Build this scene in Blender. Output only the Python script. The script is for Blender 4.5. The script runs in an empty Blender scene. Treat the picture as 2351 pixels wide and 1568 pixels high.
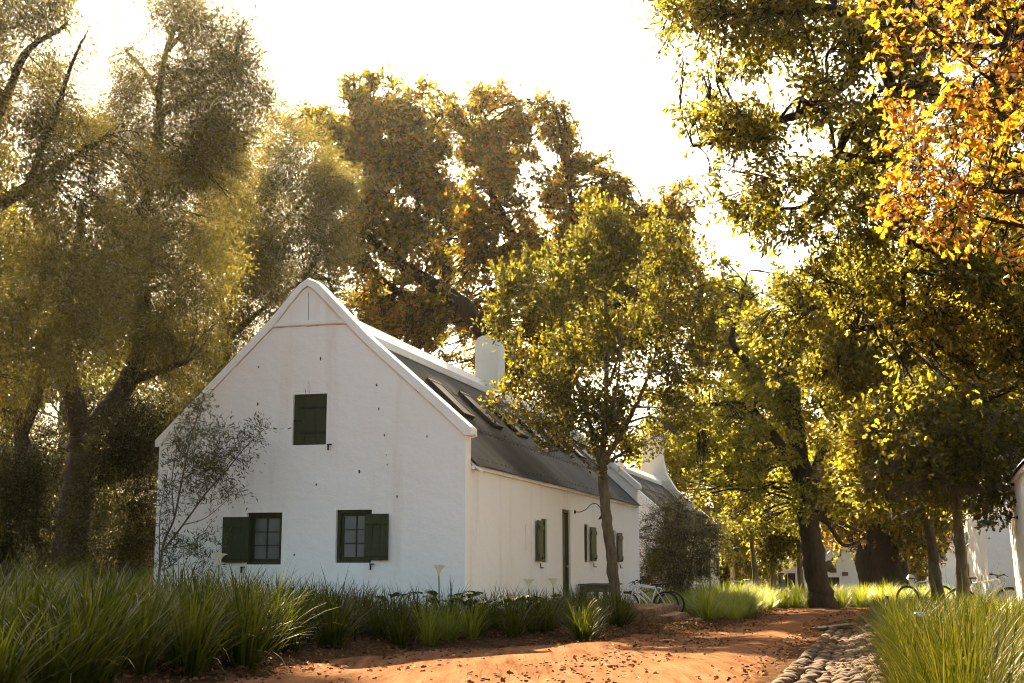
import bpy, bmesh, math, random
import numpy as np
from mathutils import Vector, Matrix
R=math.radians
rng=np.random.default_rng(7); random.seed(7)
sc=bpy.context.scene; COL=sc.collection

# ------------------------------------------------------------------ camera
F=2351*45/36; TH=math.atan(506/F); CT,ST=math.cos(TH),math.sin(TH); EYE=1.6
cam=bpy.data.cameras.new('camera'); camo=bpy.data.objects.new('camera',cam); COL.objects.link(camo)
camo.location=(0,0,EYE); camo.rotation_euler=(math.pi/2+TH,0,0)
cam.lens=45; cam.sensor_width=36; cam.clip_start=.1; cam.clip_end=4000
sc.camera=camo
# ------------------------------------------------------------------ light
SUN_AZ,SUN_EL=R(-14),R(36)          # azimuth from +Y towards +X
SUN=Vector((math.sin(SUN_AZ)*math.cos(SUN_EL),math.cos(SUN_AZ)*math.cos(SUN_EL),math.sin(SUN_EL)))
w=bpy.data.worlds.new('World'); sc.world=w; w.use_nodes=True
nt=w.node_tree; bg=nt.nodes['Background']
sky=nt.nodes.new('ShaderNodeTexSky'); sky.sky_type='NISHITA'; sky.sun_disc=False
sky.sun_elevation=SUN_EL; sky.sun_rotation=SUN_AZ; sky.air_density=1.0; sky.dust_density=4.0; sky.ozone_density=.4
tint=nt.nodes.new('ShaderNodeMix'); tint.data_type='RGBA'; tint.blend_type='MULTIPLY'; tint.inputs['Factor'].default_value=1
nt.links.new(sky.outputs['Color'],tint.inputs['A']); tint.inputs['B'].default_value=(1.0,.935,.785,1)
nt.links.new(tint.outputs['Result'],bg.inputs['Color']); bg.inputs['Strength'].default_value=.06
sl=bpy.data.lights.new('sun','SUN'); sl.energy=5.0; sl.angle=R(.5); sl.color=(1,.82,.55)
so=bpy.data.objects.new('sun',sl); COL.objects.link(so); so.rotation_euler=SUN.to_track_quat('Z','Y').to_euler(); so.location=(0,0,40)
sc.view_settings.view_transform='Standard'; sc.view_settings.look='None'
sc.view_settings.exposure=2.85; sc.view_settings.gamma=1
cy=sc.cycles; cy.use_denoising=True; cy.max_bounces=8; cy.diffuse_bounces=4; cy.glossy_bounces=3; cy.transmission_bounces=5
cy.transparent_max_bounces=6; cy.use_adaptive_sampling=True; cy.adaptive_threshold=.008; cy.pixel_filter_type='BLACKMAN_HARRIS'; cy.filter_width=1.05; cy.sample_clamp_indirect=8
cy.caustics_reflective=False; cy.caustics_refractive=False

# ------------------------------------------------------------------ helpers
def P(x,y,d):
    u=(x-1175.5)/F; v=(784-y)/F; k=d/(CT-v*ST)
    return np.array([u*k,d,(ST+v*CT)*k+EYE])
A=R(15.3); ce,se=math.cos(A),math.sin(A)      # the street's direction
E3=np.array([se,ce,0]); G3=np.array([ce,-se,0])
ZP=np.array([(-20,.9),(0,.8),(20,.36),(28,.2),(36,.03),(50,-.15),(65,-.5),(85,-1.1),(120,-1.5),(4000,-1.5)])
def sst(a,b,x):
    t=np.clip((x-a)/(b-a),0,1); return t*t*(3-2*t)
SQ=np.array([(0,-6.0),(13,-6.2),(15,-6.6),(18.2,-6.2),(19,-5.2),(20.5,-4.5),(27,-3.7),(33,-3.5),(42,-3.6),(52,-3.2),(60,-3)])
def qleft(s): return np.interp(s,SQ[:,0],SQ[:,1])
def hgt(x,y):
    x=np.asarray(x,float); y=np.asarray(y,float)
    z=np.interp(y,ZP[:,0],ZP[:,1])
    q=x*ce-y*se; s=x*se+y*ce
    near=1-sst(50,62,s)
    ql=qleft(s)
    z=z+near*(.14-.12*sst(26,29.5,s))*sst(0,1.2,ql-q)
    z=z+near*.06*sst(.15,1.3,q)
    z=z-near*.06*(sst(-.35,.25,q-ql)*(1-sst(-.3,.2,q+.9)))     # bed of the path
    z=z-near*.13*np.exp(-((q+.45)/.36)**2)*(1-sst(30,34,s))      # gutter
    z=z+.03*np.sin(x*.9+y*.33)*np.sin(y*.7-x*.2)*(1-near*.5)
    return z
def gnd(x,y,off=0):
    """where the sight line through a picture point meets the ground"""
    d=6.0
    for i in range(4000):
        p=P(x,y,d)
        if p[2]<=hgt(p[0],p[1])+off: break
        d+=.02
    return np.array([p[0],p[1],float(hgt(p[0],p[1]))])
def catmull(pts,n=6):
    pts=[np.array(p,float) for p in pts]
    if len(pts)<3: 
        return [pts[0]+(pts[-1]-pts[0])*t for t in np.linspace(0,1,n+1)]
    q=[2*pts[0]-pts[1]]+pts+[2*pts[-1]-pts[-2]]; out=[]
    for i in range(1,len(q)-2):
        p0,p1,p2,p3=q[i-1:i+3]
        for k in range(n):
            t=k/n; out.append(.5*((2*p1)+(-p0+p2)*t+(2*p0-5*p1+4*p2-p3)*t*t+(-p0+3*p1-3*p2+p3)*t**3))
    out.append(pts[-1]); return out

class MB:
    """collects shapes that become ONE mesh object"""
    def __init__(s): s.v=[]; s.f=[]; s.m=[]; s.mi=0
    def add(s,vs,fs):
        o=len(s.v); s.v+= [tuple(map(float,v)) for v in vs]; s.f+=[tuple(i+o for i in f) for f in fs]; s.m+=[s.mi]*len(fs); return s
    def box(s,c,d,rot=None,bev=0):
        x,y,z=[k/2 for k in d]
        if bev:
            bm=bmesh.new(); bmesh.ops.create_cube(bm,size=1)
            for v in bm.verts: v.co=Vector((v.co.x*d[0],v.co.y*d[1],v.co.z*d[2]))
            bmesh.ops.bevel(bm,geom=bm.edges[:],offset=bev,segments=2,affect='EDGES',profile=.6)
            bm.verts.index_update()
            vs=[Vector(v.co) for v in bm.verts]; fs=[tuple(v.index for v in f.verts) for f in bm.faces]; bm.free()
        else:
            vs=[Vector(p) for p in ((-x,-y,-z),(x,-y,-z),(x,y,-z),(-x,y,-z),(-x,-y,z),(x,-y,z),(x,y,z),(-x,y,z))]
            fs=[(0,3,2,1),(4,5,6,7),(0,1,5,4),(1,2,6,5),(2,3,7,6),(3,0,4,7)]
        if rot is not None: vs=[rot@v for v in vs]
        return s.add([v+Vector(c) for v in vs],fs)
    def tube(s,pts,rad,n=6,cap=True):
        pts=[Vector(p) for p in pts]; m=len(pts)
        if not hasattr(rad,'__len__'): rad=[rad]*m
        up=Vector((.13,.21,1)).normalized(); vs=[]; fs=[]; X=None
        for i,p in enumerate(pts):
            t=(pts[min(i+1,m-1)]-pts[max(i-1,0)]).normalized()
            if X is None:
                X=t.cross(up)
                if X.length<.05: X=t.cross(Vector((1,0,0)))
            X=(X-t*X.dot(t)).normalized(); Y=t.cross(X)
            for k in range(n):
                a=2*math.pi*k/n; vs.append(p+(X*math.cos(a)+Y*math.sin(a))*rad[i])
        for i in range(m-1):
            for k in range(n):
                k2=(k+1)%n; fs.append((i*n+k,i*n+k2,(i+1)*n+k2,(i+1)*n+k))
        if cap: fs.append(tuple(range(n))[::-1]); fs.append(tuple((m-1)*n+k for k in range(n)))
        return s.add(vs,fs)
    def lathe(s,prof,c=(0,0,0),n=16,rot=None):
        vs=[]; fs=[]; m=len(prof)
        for r,z in prof:
            for k in range(n):
                a=2*math.pi*k/n; v=Vector((r*math.cos(a),r*math.sin(a),z))
                if rot is not None: v=rot@v
                vs.append(v+Vector(c))
        for i in range(m-1):
            for k in range(n):
                k2=(k+1)%n; fs.append((i*n+k,i*n+k2,(i+1)*n+k2,(i+1)*n+k))
        return s.add(vs,fs)
    def prism(s,poly,y0,y1):
        """outline in x,z extruded along y"""
        n=len(poly); vs=[(x,y0,z) for x,z in poly]+[(x,y1,z) for x,z in poly]
        fs=[tuple(range(n)),tuple(range(2*n-1,n-1,-1))]+[(i,n+i,n+(i+1)%n,(i+1)%n) for i in range(n)]
        return s.add(vs,fs)
    def ring(s,c,r0,r1,n=28,axis='y'):
        """torus"""
        vs=[];fs=[];k=8
        for i in range(n):
            a=2*math.pi*i/n
            for j in range(k):
                b=2*math.pi*j/k; rr=r0+r1*math.cos(b)
                vs.append((c[0]+rr*math.cos(a),c[1]+r1*math.sin(b),c[2]+rr*math.sin(a)))
        for i in range(n):
            for j in range(k):
                fs.append((i*k+j,i*k+(j+1)%k,((i+1)%n)*k+(j+1)%k,((i+1)%n)*k+j))
        return s.add(vs,fs)
    def mesh(s,name,mats,smooth=False):
        me=bpy.data.meshes.new(name); me.from_pydata(s.v,[],s.f); 
        for m in (mats if isinstance(mats,(list,tuple)) else [mats]): me.materials.append(m)
        if any(s.m): me.polygons.foreach_set('material_index',s.m)
        bm=bmesh.new(); bm.from_mesh(me); bmesh.ops.recalc_face_normals(bm,faces=bm.faces[:]); bm.to_mesh(me); bm.free()
        if smooth: me.polygons.foreach_set('use_smooth',[True]*len(me.polygons))
        me.update(); return me
    def build(s,name,mats,parent=None,smooth=False,loc=None,rz=0,label=None):
        o=bpy.data.objects.new(name,s.mesh(name,mats,smooth)); COL.objects.link(o)
        if parent is not None: o.parent=parent
        if loc is not None: o.location=loc
        o.rotation_euler.z=rz
        if label: o['label']=label
        return o
def npmesh(name,verts,polys_idx,loop_tot,mat,smooth=False):
    me=bpy.data.meshes.new(name)
    me.vertices.add(len(verts)); me.vertices.foreach_set('co',np.asarray(verts,np.float32).ravel())
    lt=np.asarray(loop_tot,np.int32); me.loops.add(int(lt.sum())); me.loops.foreach_set('vertex_index',np.asarray(polys_idx,np.int32))
    me.polygons.add(len(lt)); ls=np.concatenate([[0],np.cumsum(lt)[:-1]]).astype(np.int32)
    me.polygons.foreach_set('loop_start',ls); me.polygons.foreach_set('loop_total',lt)
    if smooth: me.polygons.foreach_set('use_smooth',np.ones(len(lt),bool))
    me.materials.append(mat); me.update(calc_edges=True); return me
def link(name,me,parent=None,loc=None):
    o=bpy.data.objects.new(name,me); COL.objects.link(o)
    if parent is not None: o.parent=parent
    if loc is not None: o.location=loc
    return o
def tag(o,label,cat,group=None,kind=None):
    if label: o['label']=label
    if cat: o['category']=cat
    if group: o['group']=group
    if kind: o['kind']=kind
    return o
def thing(name,label,cat,loc=(0,0,0),rz=0,group=None):
    o=bpy.data.objects.new(name,None); COL.objects.link(o); o.location=loc; o.rotation_euler=(0,0,rz); o.empty_display_size=.2
    return tag(o,label,cat,group)
def dup(root,loc,rz,label,group=None,scale=None):
    def cp(o,par):
        c=o.copy(); COL.objects.link(c)
        if par is not None: c.parent=par
        for ch in [k for k in KIDS.get(o.name,[])]: cp(ch,c)
        return c
    KIDS={}
    for k in bpy.data.objects:
        if k.parent is not None: KIDS.setdefault(k.parent.name,[]).append(k)
    r=cp(root,None); r.location=loc; r.rotation_euler=(0,0,rz); r['label']=label
    if group: r['group']=group
    if scale: r.scale=(scale,)*3
    return r

# ------------------------------------------------------------------ materials
class NT:
    def __init__(s,name):
        s.m=bpy.data.materials.new(name); s.m.use_nodes=True; s.t=s.m.node_tree
        for n in list(s.t.nodes): s.t.nodes.remove(n)
        s.out=s.n('ShaderNodeOutputMaterial')
    def n(s,typ,**kw):
        o=s.t.nodes.new(typ)
        for k,v in kw.items(): setattr(o,k,v)
        return o
    def l(s,a,b): s.t.links.new(a,b)
    def noise(s,scale,detail=4,rough=.55,vec=None,coord='Object',mscale=None,rotz=0):
        tc=s.n('ShaderNodeTexCoord'); o=tc.outputs[coord]
        if mscale is not None or rotz:
            mp=s.n('ShaderNodeMapping'); s.l(o,mp.inputs['Vector']); mp.inputs['Scale'].default_value=mscale or (1,1,1); mp.inputs['Rotation'].default_value=(0,0,rotz); o=mp.outputs['Vector']
        t=s.n('ShaderNodeTexNoise'); s.l(o,t.inputs['Vector']); t.inputs['Scale'].default_value=scale; t.inputs['Detail'].default_value=detail; t.inputs['Roughness'].default_value=rough
        return t.outputs['Fac']
    def ramp(s,fac,stops):
        r=s.n('ShaderNodeValToRGB'); s.l(fac,r.inputs['Fac']); e=r.color_ramp.elements
        while len(e)<len(stops): e.new(.5)
        for k,(p,c) in zip(e,stops): k.position=p; k.color=(*c,1) if len(c)==3 else c
        return r.outputs['Color']
    def mix(s,fac,a,b,mode='MIX'):
        m=s.n('ShaderNodeMix',data_type='RGBA',blend_type=mode)
        for k,v in (('Factor',fac),('A',a),('B',b)):
            if hasattr(v,'is_output'): s.l(v,m.inputs[k])
            elif k=='Factor': m.inputs[k].default_value=v
            else: m.inputs[k].default_value=(*v,1)
        return m.outputs['Result']
    def math(s,op,a,b):
        m=s.n('ShaderNodeMath',operation=op)
        for i,v in enumerate((a,b)):
            if hasattr(v,'is_output'): s.l(v,m.inputs[i])
            else: m.inputs[i].default_value=v
        return m.outputs[0]
    def bump(s,h,strength,dist=.02,normal=None):
        b=s.n('ShaderNodeBump'); s.l(h,b.inputs['Height']); b.inputs['Strength'].default_value=strength; b.inputs['Distance'].default_value=dist
        if normal is not None: s.l(normal,b.inputs['Normal'])
        return b.outputs['Normal']
    def principled(s,col,rough=.6,metal=0,normal=None,spec=.4):
        p=s.n('ShaderNodeBsdfPrincipled')
        if hasattr(col,'is_output'): s.l(col,p.inputs['Base Color'])
        else: p.inputs['Base Color'].default_value=(*col,1)
        if hasattr(rough,'is_output'): s.l(rough,p.inputs['Roughness'])
        else: p.inputs['Roughness'].default_value=rough
        p.inputs['Metallic'].default_value=metal; p.inputs['Specular IOR Level'].default_value=spec
        if normal is not None: s.l(normal,p.inputs['Normal'])
        s.l(p.outputs[0],s.out.inputs['Surface']); return p
def simple(name,col,rough=.6,metal=0,var=.25,scale=18,bump=.15,spec=.4,mscale=None,dist=.004):
    t=NT(name); n=t.noise(scale,5,.6,mscale=mscale)
    c=t.ramp(n,[(.25,tuple(k*(1-var) for k in col)),(.75,tuple(min(1,k*(1+var)) for k in col))])
    t.principled(c,rough,metal,t.bump(n,bump,dist),spec); return t.m
def plaster(name,col):
    t=NT(name)
    big=t.noise(.55,4,.6); mid=t.noise(2.6,5,.6); fine=t.noise(38,4,.6); drip=t.noise(2.2,4,.65,mscale=(1,1,.12))
    c=t.mix(t.ramp(big,[(.35,(0,0,0)),(.8,(.6,.6,.6))]),col,(col[0]*.93,col[1]*.88,col[2]*.8))
    c=t.mix(t.ramp(drip,[(.55,(0,0,0)),(.78,(.55,.55,.55))]),c,(col[0]*.78,col[1]*.68,col[2]*.55))
    b=t.bump(mid,.6,.05); b=t.bump(fine,.3,.006,b)
    t.principled(c,.85,0,b,.25); return t.m
M={}
M['plaster']=plaster('white_limewash',(.88,.865,.825))
M['plaster_far']=plaster('cream_limewash',(.80,.75,.66))
M['mould']=plaster('moulding_limewash',(.85,.83,.78))
M['green']=simple('dark_green_paint',(.026,.034,.012),.5,0,.3,14,.3,.3,mscale=(1,1,.2))
M['green_worn']=simple('weathered_green_paint',(.075,.072,.022),.55,0,.35,14,.35,.3,mscale=(1,1,.2))
M['iron']=simple('black_iron',(.012,.012,.012),.55,.3,.3,30,.2)
M['brass']=simple('brass',(.55,.35,.1),.3,1,.1)
M['oldbeam']=simple('weathered_wood',(.11,.095,.07),.8,0,.4,8,.5,.2,mscale=(1,8,8))
M['darkwood']=simple('dark_stained_wood',(.032,.024,.017),.7,0,.4,8,.4,.2,mscale=(8,1,1))
M['white_paint']=simple('white_bike_paint',(.8,.8,.78),.3,0,.04,10,.02,.5)
M['rubber']=simple('tyre_rubber',(.015,.015,.015),.75,0,.3,30,.3,.25)
M['black_plastic']=simple('black_plastic',(.018,.018,.018),.45,0,.2,30,.1)
M['steel']=simple('brushed_steel',(.5,.5,.5),.3,1,.1)
M['rim']=simple('grey_alloy',(.25,.25,.25),.35,.8,.1)
M['lampgreen']=simple('enamel_dark_green',(.015,.03,.025),.35,0,.2,12,.05,.5)
M['post']=simple('painted_gate_white',(.8,.79,.76),.8,0,.08,6,.3,.2)
M['redpicket']=simple('red_brown_rail',(.3,.09,.04),.7)
M['plaque']=simple('bronze_plaque',(.10,.085,.05),.5,.4)
M['stem']=simple('plant_stem',(.05,.10,.02),.5,0,.3)
t=NT('window_glass'); n=t.noise(3,2); t.principled(t.ramp(n,[(.3,(.10,.115,.115)),(.7,(.15,.165,.16))]),.12,0,None,.6); M['glass']=t.m
t=NT('clear_lamp_glass'); p=t.principled((.9,.9,.9),.1); p.inputs['Transmission Weight'].default_value=.9; M['lampglass']=t.m
t=NT('skylight_glass'); t.principled((.05,.048,.045),.3,0,None,.3); M['skyglass']=t.m
# corrugated iron: geometry carries the ribs, the material the weathering
t=NT('grey_corrugated_iron'); big=t.noise(.5,4,.6,mscale=(.25,2.2,.25)); fn=t.noise(9,4,.6,mscale=(.2,1.2,.2))
c=t.ramp(big,[(.3,(.024,.023,.021)),(.7,(.050,.046,.041))]); c=t.mix(t.ramp(fn,[(.55,(0,0,0)),(.8,(.45,.45,.45))]),c,(.10,.08,.06))
t.principled(c,.6,.0,t.bump(fn,.08,.004),.15); M['iron_roof']=t.m
# stone of the steps
t=NT('red_sandstone'); b=t.noise(3.2,6,.65); v=t.n('ShaderNodeTexVoronoi'); tc=t.n('ShaderNodeTexCoord'); t.l(tc.outputs['Object'],v.inputs['Vector']); v.inputs['Scale'].default_value=5; v.feature='DISTANCE_TO_EDGE'
c=t.ramp(b,[(.25,(.10,.05,.025)),(.5,(.24,.125,.06)),(.78,(.36,.22,.12))]); e=t.ramp(v.outputs['Distance'],[(0,(.25,.25,.25)),(.09,(1,1,1))]); c=t.mix(.75,c,e,'MULTIPLY')
t.principled(c,.9,0,t.bump(e,.5,.02,t.bump(b,.6,.03)),.2); M['stone']=t.m
t=NT('cobble_stone'); b=t.noise(7,6,.65); oi=t.n('ShaderNodeNewGeometry')
c=t.ramp(oi.outputs['Random Per Island'],[(0,(.06,.034,.02)),(.5,(.12,.072,.042)),(1,(.20,.135,.085))]); c=t.mix(.55,c,t.ramp(b,[(.2,(.4,.4,.4)),(.8,(1,1,1))]),'MULTIPLY')
t.principled(c,.85,0,t.bump(b,.4,.015),.08); M['cobble']=t.m
# earth
t=NT('red_dirt'); trk=t.noise(2.4,5,.6,mscale=(2.6,.22,1),rotz=A); big=t.noise(.5,4,.6); fn=t.noise(26,6,.7); peb=t.noise(9,3,.5)
c=t.ramp(trk,[(.3,(.10,.045,.021)),(.52,(.18,.086,.043)),(.75,(.26,.140,.078))])
c=t.mix(t.ramp(big,[(.4,(0,0,0)),(.7,(.55,.55,.55))]),c,(.23,.115,.060)); c=t.mix(t.ramp(fn,[(.5,(0,0,0)),(.66,(.8,.8,.8))]),c,(.075,.034,.016))
b=t.bump(t.noise(5.5,4,.6,mscale=(2.2,.16,1),rotz=A),.7,.05,t.bump(trk,.9,.08)); b=t.bump(peb,.6,.04,b); b=t.bump(fn,.8,.02,b)
t.principled(c,1,0,b,0); M['dirt']=t.m
t=NT('mulch_soil'); a=t.noise(5,6,.7); fn=t.noise(42,5,.7)
c=t.ramp(a,[(.25,(.030,.016,.009)),(.5,(.075,.040,.021)),(.8,(.16,.085,.042))]); c=t.mix(t.ramp(fn,[(.55,(0,0,0)),(.75,(.7,.7,.7))]),c,(.17,.10,.055))
t.principled(c,.9,0,t.bump(fn,.8,.02,t.bump(a,.6,.05)),0); M['soil']=t.m
def bark(name,col,sc_=9):
    t=NT(name); a=t.noise(sc_,6,.7,mscale=(1,1,.22)); m=t.noise(1.7,4,.6)
    c=t.ramp(a,[(.28,tuple(k*.35 for k in col)),(.6,col),(.85,tuple(k*1.6 for k in col))]); c=t.mix(t.ramp(m,[(.5,(0,0,0)),(.75,(.5,.5,.5))]),c,(col[0]*1.3,col[1]*1.45,col[2]*1.2))
    t.principled(c,.9,0,t.bump(a,.9,.04),.15); return t.m
M['bark_oak']=bark('oak_bark',(.040,.029,.019)); M['bark_young']=bark('young_oak_bark',(.16,.125,.085),14); M['bark_olive']=bark('olive_bark',(.075,.058,.042),8)
def leafmat(name,stops,tstr=.5,tgain=1.7,gloss=.045,rough=.5,patch=.35,pscale=.35,tint=(1.0,.98,.55)):
    """leaf: diffuse + light passing through + a waxy sheen; hue picked per leaf, with patches of turning colour"""
    t=NT(name); g=t.n('ShaderNodeNewGeometry'); pn=t.noise(pscale,3,.6)
    f=t.math('ADD',t.math('MULTIPLY',g.outputs['Random Per Island'],1-patch),t.math('MULTIPLY',t.ramp(pn,[(.3,(0,0,0)),(.7,(1,1,1))]),patch))
    c=t.ramp(f,stops)
    d=t.n('ShaderNodeBsdfDiffuse'); t.l(c,d.inputs['Color'])
    tr=t.n('ShaderNodeBsdfTranslucent'); mc=t.mix(1.0,c,tuple(k*tgain*.76 for k in tint),'MULTIPLY'); t.l(mc,tr.inputs['Color'])
    mx=t.n('ShaderNodeMixShader'); mx.inputs[0].default_value=tstr; t.l(d.outputs[0],mx.inputs[1]); t.l(tr.outputs[0],mx.inputs[2])
    gl=t.n('ShaderNodeBsdfGlossy'); gl.inputs['Roughness'].default_value=rough; gl.inputs['Color'].default_value=(.9,.85,.7,1)
    fr=t.n('ShaderNodeLayerWeight'); fr.inputs['Blend'].default_value=.25
    m2=t.n('ShaderNodeMixShader'); t.l(t.math('MULTIPLY',fr.outputs['Fresnel'],gloss*3),m2.inputs[0]); t.l(mx.outputs[0],m2.inputs[1]); t.l(gl.outputs[0],m2.inputs[2])
    t.l(m2.outputs[0],t.out.inputs['Surface']); return t.m
DG=(.036,.037,.007); MG=(.070,.066,.010); OG=(.135,.112,.014); YG=(.25,.19,.018); YE=(.40,.26,.02); OR=(.40,.15,.015); RB=(.20,.065,.018); BR=(.09,.045,.018)
M['l_oak']=leafmat('turning_oak_leaves',[(0,DG),(.38,MG),(.62,OG),(.78,YG),(.9,OR),(1,RB)],.66,2.1,patch=.22)
M['l_oak2']=leafmat('rusty_oak_leaves',[(0,DG),(.36,MG),(.58,OG),(.74,(.22,.14,.02)),(.88,OR),(1,RB)],.66,2.1,patch=.25)
M['l_young']=leafmat('young_oak_leaves',[(0,DG),(.42,MG),(.7,OG),(.88,YG),(.98,OR)],.62,2.2,.06)
M['l_yellow']=leafmat('yellow_green_oak_leaves',[(0,(.05,.062,.009)),(.35,(.11,.115,.014)),(.65,(.19,.17,.018)),(.88,YG),(.97,OR)],.68,2.2)
M['l_over']=leafmat('overhead_oak_leaves',[(0,DG),(.38,MG),(.65,OG),(.87,YG),(.99,OR)],.68,2.4)
M['l_gold']=leafmat('golden_oak_leaves',[(0,OG),(.22,YG),(.45,(.38,.21,.018)),(.75,OR),(1,RB)],.66,1.7,.10)
M['l_olive']=leafmat('olive_leaves',[(0,(.055,.055,.016)),(.5,(.105,.097,.028)),(.85,(.17,.14,.036)),(1,(.27,.20,.04))],.6,2.1,.08,.4,tint=(1,.92,.42))
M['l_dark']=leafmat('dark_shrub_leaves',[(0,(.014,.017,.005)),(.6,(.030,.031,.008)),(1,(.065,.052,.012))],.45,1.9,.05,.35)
M['l_sapling']=leafmat('sapling_leaves',[(0,(.04,.055,.02)),(.6,(.08,.09,.03)),(1,(.14,.11,.03))],.45,1.7,.08,.4)
M['l_bush']=leafmat('bush_leaves',[(0,(.06,.06,.022)),(.5,(.11,.10,.03)),(.9,(.2,.14,.03)),(1,(.3,.1,.03))],.6,1.9,.07)
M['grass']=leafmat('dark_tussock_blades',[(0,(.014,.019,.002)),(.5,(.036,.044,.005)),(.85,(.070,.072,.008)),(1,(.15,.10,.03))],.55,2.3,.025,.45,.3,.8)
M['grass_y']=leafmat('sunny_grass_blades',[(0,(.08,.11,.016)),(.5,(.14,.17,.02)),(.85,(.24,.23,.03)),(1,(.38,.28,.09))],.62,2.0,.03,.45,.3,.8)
M['grass_r']=leafmat('tall_grass_blades',[(0,(.018,.022,.003)),(.5,(.038,.040,.005)),(.85,(.068,.060,.008)),(1,(.10,.065,.02))],.5,1.8,.008,.45,.3,.8)
M['seed']=leafmat('reddish_seed_heads',[(0,(.16,.07,.03)),(1,(.3,.15,.06))],.4,1.4,.05)
M['litter']=leafmat('fallen_oak_leaves',[(0,(.04,.018,.008)),(.5,(.10,.045,.018)),(.8,(.17,.085,.034)),(1,(.24,.06,.02))],.15,1.3,.02,.5,.2)
M['calla_leaf']=leafmat('calla_leaves',[(0,(.03,.055,.015)),(1,(.06,.09,.02))],.35,1.6,.2,.3)
t=NT('white_spathe'); d=t.n('ShaderNodeBsdfDiffuse'); d.inputs['Color'].default_value=(.8,.77,.62,1); tr=t.n('ShaderNodeBsdfTranslucent'); tr.inputs['Color'].default_value=(.8,.76,.5,1)
mx=t.n('ShaderNodeMixShader'); mx.inputs[0].default_value=.4; t.l(d.outputs[0],mx.inputs[1]); t.l(tr.outputs[0],mx.inputs[2]); t.l(mx.outputs[0],t.out.inputs['Surface']); M['spathe']=t.m

# ------------------------------------------------------------------ ground, path, gutter
def lines(a,b,fine_a,fine_b,st):
    f=np.arange(fine_a,fine_b+1e-6,st); lo=[fine_a]; 
    d=st
    while lo[-1]>a: d*=1.25; lo.append(lo[-1]-d)
    hi=[fine_b]; d=st
    while hi[-1]<b: d*=1.25; hi.append(hi[-1]+d)
    return np.array(lo[1:][::-1]+list(f)+hi[1:])
def gridmesh(name,X,Y,Z,mat):
    ny,nx=X.shape; v=np.stack([X,Y,Z],-1).reshape(-1,3); i=np.arange(ny*nx).reshape(ny,nx)
    q=np.stack([i[:-1,:-1],i[:-1,1:],i[1:,1:],i[1:,:-1]],-1).reshape(-1)
    return npmesh(name,v,q,[4]*((ny-1)*(nx-1)),mat,True)
xs=lines(-900,900,-9,16,.22); ys=lines(-30,1500,6,62,.22); X,Y=np.meshgrid(xs,ys)
bumpn=.03*np.sin(X*3.1+1.7*np.sin(Y*2.3))*np.sin(Y*2.9+1.3*np.sin(X*2.1))
Q=X*ce-Y*se; S=X*se+Y*ce
inpath=sst(-.1,.3,Q-qleft(S))*(1-sst(-1.0,-.6,Q))*(S<60)
tag(link('ground',gridmesh('ground',X,Y,hgt(X,Y)+bumpn*(1-inpath),M['soil'])),None,None,None,'structure')
ss=np.arange(-4,60.1,.2); tt=np.linspace(0,1,40); Sg,T=np.meshgrid(ss,tt,indexing='ij')
wob=lambda s,k: .16*np.sin(s*1.3+k)+.1*np.sin(s*3.7+2*k)+.05*np.sin(s*8.1+k)
ql=qleft(ss)+wob(ss,0); qr=-.92+.5*wob(ss,3)+2.2*sst(33,46,ss)
Qg=ql[:,None]+(qr-ql)[:,None]*T
Xp=Qg*ce+Sg*se; Yp=-Qg*se+Sg*ce
edge=np.minimum(T,1-T)*(qr-ql)[:,None]
Zp=hgt(Xp,Yp)+.05-.12*(1-sst(0,.4,edge))+.022*np.sin(Qg*2.6+.3*np.sin(Sg*.5))+.012*np.sin(Qg*6+.5*np.sin(Sg*.6))+.008*np.sin(Qg*3+Sg*2.1)*np.sin(Sg*1.3)
tag(link('path',gridmesh('path',Xp,Yp,Zp,M['dirt'])),None,None,None,'structure')
# river-stone gutter beside the path
mb=MB()
bm=bmesh.new(); bmesh.ops.create_icosphere(bm,subdivisions=2,radius=1); bm.verts.index_update(); IV=np.array([v.co[:] for v in bm.verts]); IF=[tuple(v.index for v in f.verts) for f in bm.faces]; bm.free()
s_=4.0
V=[];FI=[];cnt=0
while s_<31:
    q=-.88
    while q<-.04:
        L=random.uniform(.06,.11); W=random.uniform(.10,.17)*.5+.02; H=random.uniform(.035,.06)
        qq=q+W; ss_=s_+random.uniform(-.04,.04); x=qq*ce+ss_*se; y=-qq*se+ss_*ce
        ang=random.uniform(-.5,.5)+ (0.9 if abs(qq+.45)>.36 else 0)*(1 if qq>-.45 else -1)
        v=IV*(1+.09*np.sin(IV[:,[1,2,0]]*3+cnt))*np.array([W*1.02,L*.8,H]); ca,sa=math.cos(ang-A),math.sin(ang-A)
        v=np.stack([v[:,0]*ca-v[:,1]*sa,v[:,0]*sa+v[:,1]*ca,v[:,2]],-1)+np.array([x,y,float(hgt(x,y))+.02+random.uniform(-.012,.02)])
        V.append(v); FI.append(np.array(IF)+cnt*len(IV)); cnt+=1; q=qq+W*.95
    s_+=.135
me=npmesh('cobbled_gutter',np.concatenate(V),np.concatenate(FI).ravel(),[3]*(cnt*len(IF)),M['cobble'],True)
tag(link('cobbled_gutter',me),None,None,None,'structure')

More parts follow.
